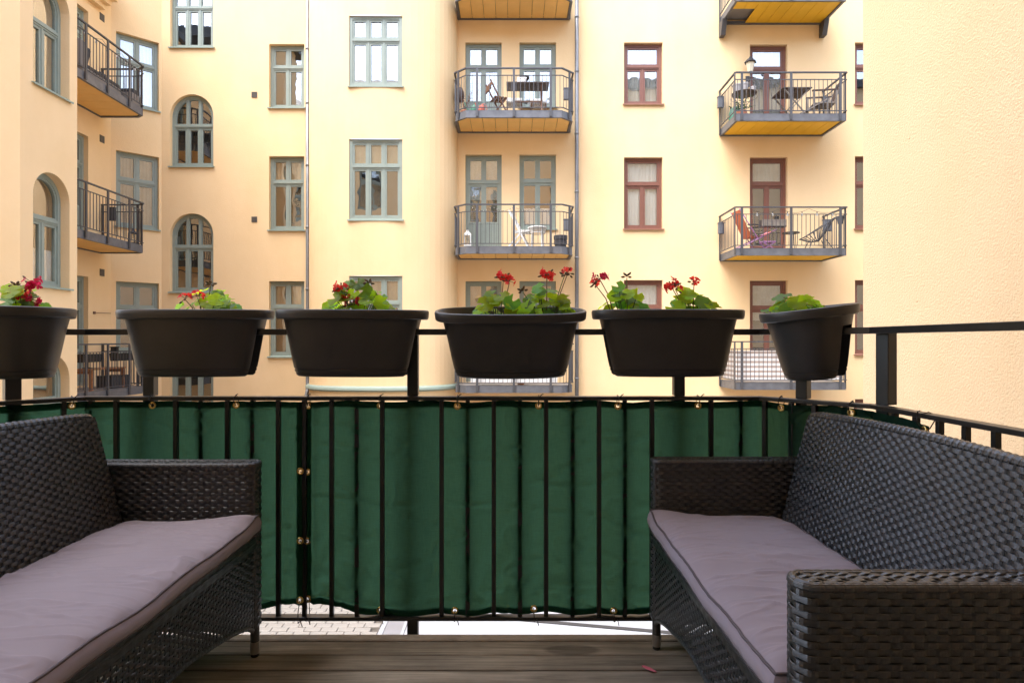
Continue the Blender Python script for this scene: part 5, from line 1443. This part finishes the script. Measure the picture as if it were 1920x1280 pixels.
# ---- right stack, upper balcony
t = thing('bistro_table', 'round iron bistro table crowded with grey pots on the right upper balcony', 'table', (5.82, 16.05, 6.54))
b = MB(); b.lathe([(0, .70), (.30, .70), (.31, .71), (.30, .725), (0, .725)], n=24); b.build('table_top', M['wood_dark'], t)
b = MB(); b.lathe([(.31, .60), (.318, .605), (.31, .61)], n=24); b.build('ring', M['steel_dark'], t)
for a in (.4, 2.5, 4.6): b = MB(); b.tube([(.29*math.cos(a), .29*math.sin(a), .70), (.05*math.cos(a), .05*math.sin(a), .40), (-.22*math.cos(a), -.22*math.sin(a), 0)], .010, 6); b.build('leg', M['wood_grey'], t)
def pot_(label, x, y, z, r, h, m='pot_grey'):
    t = thing('flower_pot', label, 'pot', (x, y, z), group='grey pots on the bistro table')
    b = MB(); b.lathe([(0, 0), (r*.75, 0), (r*.92, h*.8), (r, h*.82), (r, h), (r*.9, h), (r*.85, h*.8), (0, h*.8)], n=16); b.build('pot', M[m], t, auto=35)
    b = MB(); b.lathe([(0, h*.83), (r*.86, h*.82)], n=12); b.build('soil', M['soil'], t)
pot_('squat grey pot, leftmost on the bistro table', 5.62, 16.0, 7.266, .115, .19)
pot_('tall pale grey pot in the middle of the bistro table', 5.83, 16.1, 7.266, .115, .27)
pot_('small grey pot, rightmost on the bistro table', 6.03, 16.0, 7.266, .075, .14)
t = thing('folding_table', 'dark slatted folding table with crossed pale legs on the right upper balcony', 'table', (6.98, 16.0, 6.54))
for k in range(6): b = MB(); b.box(-.36, .36, -.36+.122*k, -.25+.122*k, .70, .722); b.build('top_slat', M['wood_dark'], t)
b = MB(); bars(b, [((-.3, -.3, 0), (.3, -.3, .70)), ((.3, -.3, 0), (-.3, -.3, .70)), ((-.3, .3, 0), (.3, .3, .70)), ((.3, .3, 0), (-.3, .3, .70))], .04, .022); b.build('leg_frame', M['wood_grey'], t)
t = thing('garden_chair', 'weathered wooden armchair right of the folding table', 'chair', (7.72, 15.95, 6.54), R(-8))
b = MB()
for (x_, y_) in ((-.26, -.25), (.26, -.25), (-.26, .25), (.26, .25)):
    q = MB(); q.box(x_-.022, x_+.022, y_-.022, y_+.022, 0, .66); q.build('leg', M['wood_grey'], t)
for y_ in (-.25, .25): q = MB(); q.box(-.30, .30, y_-.03, y_+.03, .662, .69); q.build('armrest', M['wood_dark'], t)
b.box(-.26, .26, -.23, .23, .36, .385); b.build('seat', M['wood_grey'], t)
b = MB(); b.bar((.24, -.2, .4), (.42, -.2, .95), .03, .03); b.bar((.24, .2, .4), (.42, .2, .95), .03, .03); b.build('back_frame', M['wood_grey'], t)
for k in range(5): q = MB(); y_ = -.17+.085*k; q.bar((.25, y_, .42), (.40, y_, .92), .05, .012); q.build('back_slat', M['wood_dark'], t)
t = thing('wooden_lounger', 'dark slatted footrest sloping down in front of the wooden armchair', 'footrest', (7.35, 15.8, 6.54)); b = MB(); bars(b, [((-.3, -.2, .06), (.34, -.2, .42)), ((-.3, .2, .06), (.34, .2, .42)), ((.34, -.2, .42), (.34, -.2, 0)), ((.34, .2, .42), (.34, .2, 0))], .03); b.build('frame', M['wood_grey'], t)
for k in range(9): q = MB(); q.bar((-.28+.072*k, -.21, .08+.041*k), (-.28+.072*k, .21, .08+.041*k), .05, .014); q.build('slat', M['wood_dark'], t)
t = thing('wall_lantern', 'old street-style lantern on the wall left of the brown balcony door', 'lantern', (6.10, YF-.02, 7.75))
b = MB(); b.box(-.05, .05, -.02, .0, -.12, .16); b.build('wall_plate', M['steel_dark'], t); b = MB(); b.tube([(0, -.02, 0), (0, -.12, -.02), (0, -.20, .06), (0, -.20, .18)], .014, 8); b.build('arm', M['steel_dark'], t)
b = MB(); b.lathe([(.06, .18), (.07, .20), (.115, .42)], (0, -.20, 0), 6); b.build('pane', M['cream'], t); b = MB(); b.lathe([(.15, .42), (.16, .43), (.05, .54), (.03, .55), (.03, .57), (0, .60)], (0, -.20, 0), 6); b.lathe([(0, .16), (.065, .175), (.065, .19)], (0, -.20, 0), 6); b.build('cap', M['steel_dark'], t)
t = thing('potted_plant', 'green potted plants in the left corner of the right upper balcony', 'plant', (5.65, 15.75, 6.54)); b = MB(); b.lathe([(0, 0), (.10, 0), (.13, .16), (.12, .17), (0, .15)], n=14); b.build('pot', M['terra'], t)
b = MB(); rnd = random.Random(5)
for k in range(90):
    p = V3((rnd.gauss(0, .10), rnd.gauss(0, .08), .2+abs(rnd.gauss(0, .13)))); q = p+V3((rnd.uniform(-.07, .07), rnd.uniform(-.05, .05), rnd.uniform(-.03, .06))); b.bar(p, q, .035, .004)
tag(b.build('foliage', M['foliage'], t), kind='stuff')
t = thing('storage_bag', 'green cloth bag leaning on the wall of the right upper balcony', 'bag', (5.72, 16.35, 6.54)); b = MB(); b.lathe([(0, 0), (.16, 0), (.19, .2), (.16, .42), (.06, .5), (0, .5)], n=14, sy=.6); b.build('bag', M['teal'], t, smooth=True); b = MB(); b.tube([(-.06, 0, .46), (0, 0, .60), (.06, 0, .46)], .01, 6); b.build('handle', M['teal'], t)
# ---- right stack, middle balcony
RM = 3.30
t = thing('deck_chair', 'orange reclining deck chair with purple frame on the right middle balcony', 'chair', (5.98, 15.95, RM), R(6))
def sling(mb, a, b, w_, sag):
    rows = []
    for k in range(9):
        f = k/8; p = V3(a).lerp(V3(b), f)-ZUP*(sag*math.sin(math.pi*f)); rows.append([p+V3((0, -w_/2, 0)), p+V3((0, w_/2, 0))])
    mb.grid(rows); mb.grid([[p-ZUP*.012 for p in r_] for r_ in rows])
b = MB(); sling(b, (-.42, 0, .98), (-.12, 0, .34), .46, .03); b.build('back_sling', M['orange'], t); b = MB(); sling(b, (-.12, 0, .34), (.50, 0, .50), .46, .05); b.build('seat_sling', M['orange'], t)
for y_ in (-.24, .24):
    b = MB(); b.tube([(-.44, y_, 1.0), (.20, y_, .02)], .013, 8); b.tube([(.52, y_, .51), (-.46, y_, .02)], .013, 8); b.build('leg', M['purple'], t)
    b = MB(); b.box(-.22, .10, y_-.03, y_+.03, .60, .625); b.build('armrest', M['charcoal'], t)
b = MB(); b.tube([(.2, -.24, .02), (.2, .24, .02)], .013, 8); b.tube([(-.46, -.24, .02), (-.46, .24, .02)], .013, 8); b.build('crossbar', M['purple'], t)
t = thing('stool', 'low purple stool in front of the orange deck chair', 'stool', (6.28, 15.75, RM)); b = MB(); b.box(-.16, .16, -.14, .14, .17, .20); b.build('seat', M['purple'], t, bevel=.01); b = MB(); bars(b, [((-.14, -.12, 0), (.14, -.12, .17)), ((.14, -.12, 0), (-.14, -.12, .17)), ((-.14, .12, 0), (.14, .12, .17)), ((.14, .12, 0), (-.14, .12, .17))], .018); b.build('legs', M['purple'], t)
t = thing('side_table', 'small round black table between the orange and the black chair', 'table', (6.93, 15.9, RM)); b = MB(); b.lathe([(0, .43), (.205, .43), (.21, .44), (.205, .45), (0, .45)], n=24); b.build('table_top', M['black_obj'], t)
for a in (.5, 2.6, 4.7): b = MB(); b.tube([(.16*math.cos(a), .16*math.sin(a), .43), (.20*math.cos(a), .20*math.sin(a), 0)], .008, 6); b.build('leg', M['black_obj'], t)
t = thing('lounge_chair', 'low black corded lounge chair at the right of the right middle balcony', 'chair', (7.55, 15.95, RM), R(-8))
hoop = [V3((-.36+.82*(1-math.cos(2*math.pi*k/28))/2, .34*math.sin(2*math.pi*k/28), .30+.52*((1-math.cos(2*math.pi*k/28))/2)**1.15)) for k in range(28)]
b = MB(); b.tube(hoop, .012, 6, closed=True); b.build('hoop', M['charcoal'], t)
b = MB(); c_ = V3((.08, 0, .24))
for k in range(0, 28): b.tube([hoop[k], hoop[k].lerp(c_, .55)-ZUP*.05, c_+V3((0, (hoop[k].y)*.15, 0))], .0075, 5)
tag(b.build('cords', M['charcoal'], t), kind='stuff')
for (x_, y_) in ((-.22, -.26), (-.22, .26), (.36, -.24), (.36, .24)): b = MB(); b.tube([(x_*.5+.02, y_*.6, .28), (x_, y_, 0)], .010, 6); b.build('leg', M['charcoal'], t)
t = thing('railing_trough', 'grey plank trough hung on the rail of the right middle balcony', 'planter', (6.36, 15.60, RM+.55)); b = MB()
for k in range(7): q = MB(); q.box(-.30+.086*k, -.222+.086*k, -.09, -.075, 0, .16); q.build('board', M['wood_grey'], t)
b.box(-.30, .30, -.074, .08, -.02, .15); b.build('trough', M['charcoal'], t); b = MB(); b.box(.03, .13, -.04, .04, .15, .24); b.build('insert', M['black_obj'], t)
t = thing('hanging_pot', 'small grey pot hung at the right corner post above the black chair', 'pot', (7.98, 15.55, RM+.60)); b = MB(); b.lathe([(0, 0), (.06, 0), (.085, .17), (.095, .18), (.08, .19), (0, .16)], n=14); b.build('pot', M['grey_box'], t); b = MB(); b.tube([(0, -.05, .18), (0, -.02, .3)], .006, 5); b.build('hook', M['steel_dark'], t)
# ---- right stack, lowest balcony
t = thing('railing_cloth', 'white cloth with beige stripes wrapped along the lowest right balcony railing', 'cloth', (6.72, 15.5, .065)); b = MB()
path_ = [V3((-1.27, .95, 0)), V3((-1.27, -.03, 0))]; rows = []
pp = [(-1.27, 1.0-k*.1) for k in range(11)]+[(-1.26+2.53*k/50, -.02+.008*math.sin(k*1.1)) for k in range(51)]+[(1.27, k*.1) for k in range(11)]
b.grid([[V3((x_, y_, z_)) for x_, y_ in pp] for z_ in (.055, .30, .55, .765)]); b.build('cloth', M['striped'], t, smooth=True)
# ---- left stack
t = thing('lounge_sofa', 'grey outdoor lounge sofa on the left upper balcony', 'sofa', (-9.42, 14.5, UPF))
b = MB(); b.box(-.36, .30, -.9, .45, .0, .30); b.build('base', M['sofa_grey'], t, bevel=.02); b = MB(); b.box(-.40, .26, -.95, -.75, .30, .86); b.build('backrest', M['sofa_grey'], t, bevel=.03)
b = MB(); b.box(-.34, .28, -.72, .44, .302, .40); b.build('seat_pad', M['charcoal'], t, bevel=.03)
b = MB(); b.obox((0, -.66, .41), V3((1, 0, 0)), V3((0, .95, -.3)).normalized(), V3((0, .3, .95)).normalized(), -.22, .22, -.06, .06, 0, .42); b.build('pillow', M['charcoal'], t, bevel=.04)
t = thing('ottoman', 'low grey ottoman with dark cushions at the far end of the left upper balcony', 'ottoman', (-9.20, 15.16, UPF)); t.scale = (.9, .5, 1)
b = MB(); b.box(-.34, .34, -.34, .34, 0, .27); b.build('base', M['sofa_grey'], t, bevel=.02); b = MB(); b.box(-.30, .30, -.12, .32, .272, .40); b.build('pad', M['charcoal'], t, bevel=.03)
t = thing('bench', 'orange-brown wooden bench on the lowest left balcony', 'bench', (-9.22, 14.3, LOF))
for k in range(4): b = MB(); b.box(-.22+.112*k, -.12+.112*k, -.62, .62, .44, .47); b.build('seat_slat', M['wood_orange'], t)
for (x_, y_) in ((-.18, -.55), (.18, -.55), (-.18, .55), (.18, .55)): b = MB(); b.box(x_-.03, x_+.03, y_-.03, y_+.03, 0, .44); b.build('leg', M['wood_orange'], t)
b = MB(); b.box(-.2, .2, -.56, -.53, .36, .43); b.box(-.2, .2, .53, .56, .36, .43); b.build('apron', M['wood_orange'], t)
def trough(label, x, y, z, l):
    t = thing('railing_trough', label, 'planter', (x, y, z), R(90)); b = MB(); b.prism([(-l/2, -.07, 0), (-l/2, .07, 0), (-l/2, .09, .16), (-l/2, -.09, .16)], (l, 0, 0)); b.build('trough', M['black_obj'], t); b = MB(); b.box(-l/2-.01, l/2+.01, -.1, .1, .16, .175); b.build('rim', M['black_obj'], t)
trough('black trough hung on the left part of the lowest left balcony railing', -8.97, 13.55, LOF+.62, .62)
trough('black trough hung on the right part of the lowest left balcony railing', -8.97, 14.75, LOF+.62, .70)
t = thing('plate_stand', 'black tiered plate stand above the wooden bench', 'stand', (-9.25, 13.95, LOF+.47)); b = MB(); b.lathe([(0, 0), (.1, 0), (.1, .015), (.02, .03), (.02, .20), (.22, .205), (.22, .22), (0, .225)], n=18); b.build('stand', M['black_obj'], t)
t = thing('storage_box', 'black crate under the wooden bench on the lowest left balcony', 'box', (-9.2, 14.75, LOF)); b = MB(); b.box(-.18, .18, -.3, .3, 0, .26); b.build('crate', M['charcoal'], t); b = MB(); b.box(-.19, .19, -.31, .31, .26, .285); b.build('lid', M['black_obj'], t)
t = thing('wall_rod', 'short rusty rod fixed to the side wall of the lowest left balcony', 'rod', (-9.91, 15.18, 1.73)); b = MB(); b.tube([(0, 0, 0), (.03, .02, 0), (.05, .55, .01)], .008, 6); b.build('rod', M['stalk_dry'], t); b = MB(); b.lathe([(0, -.03), (.035, -.03), (.035, .03), (0, .03)], n=10); b.build('mount', M['stalk_dry'], t)
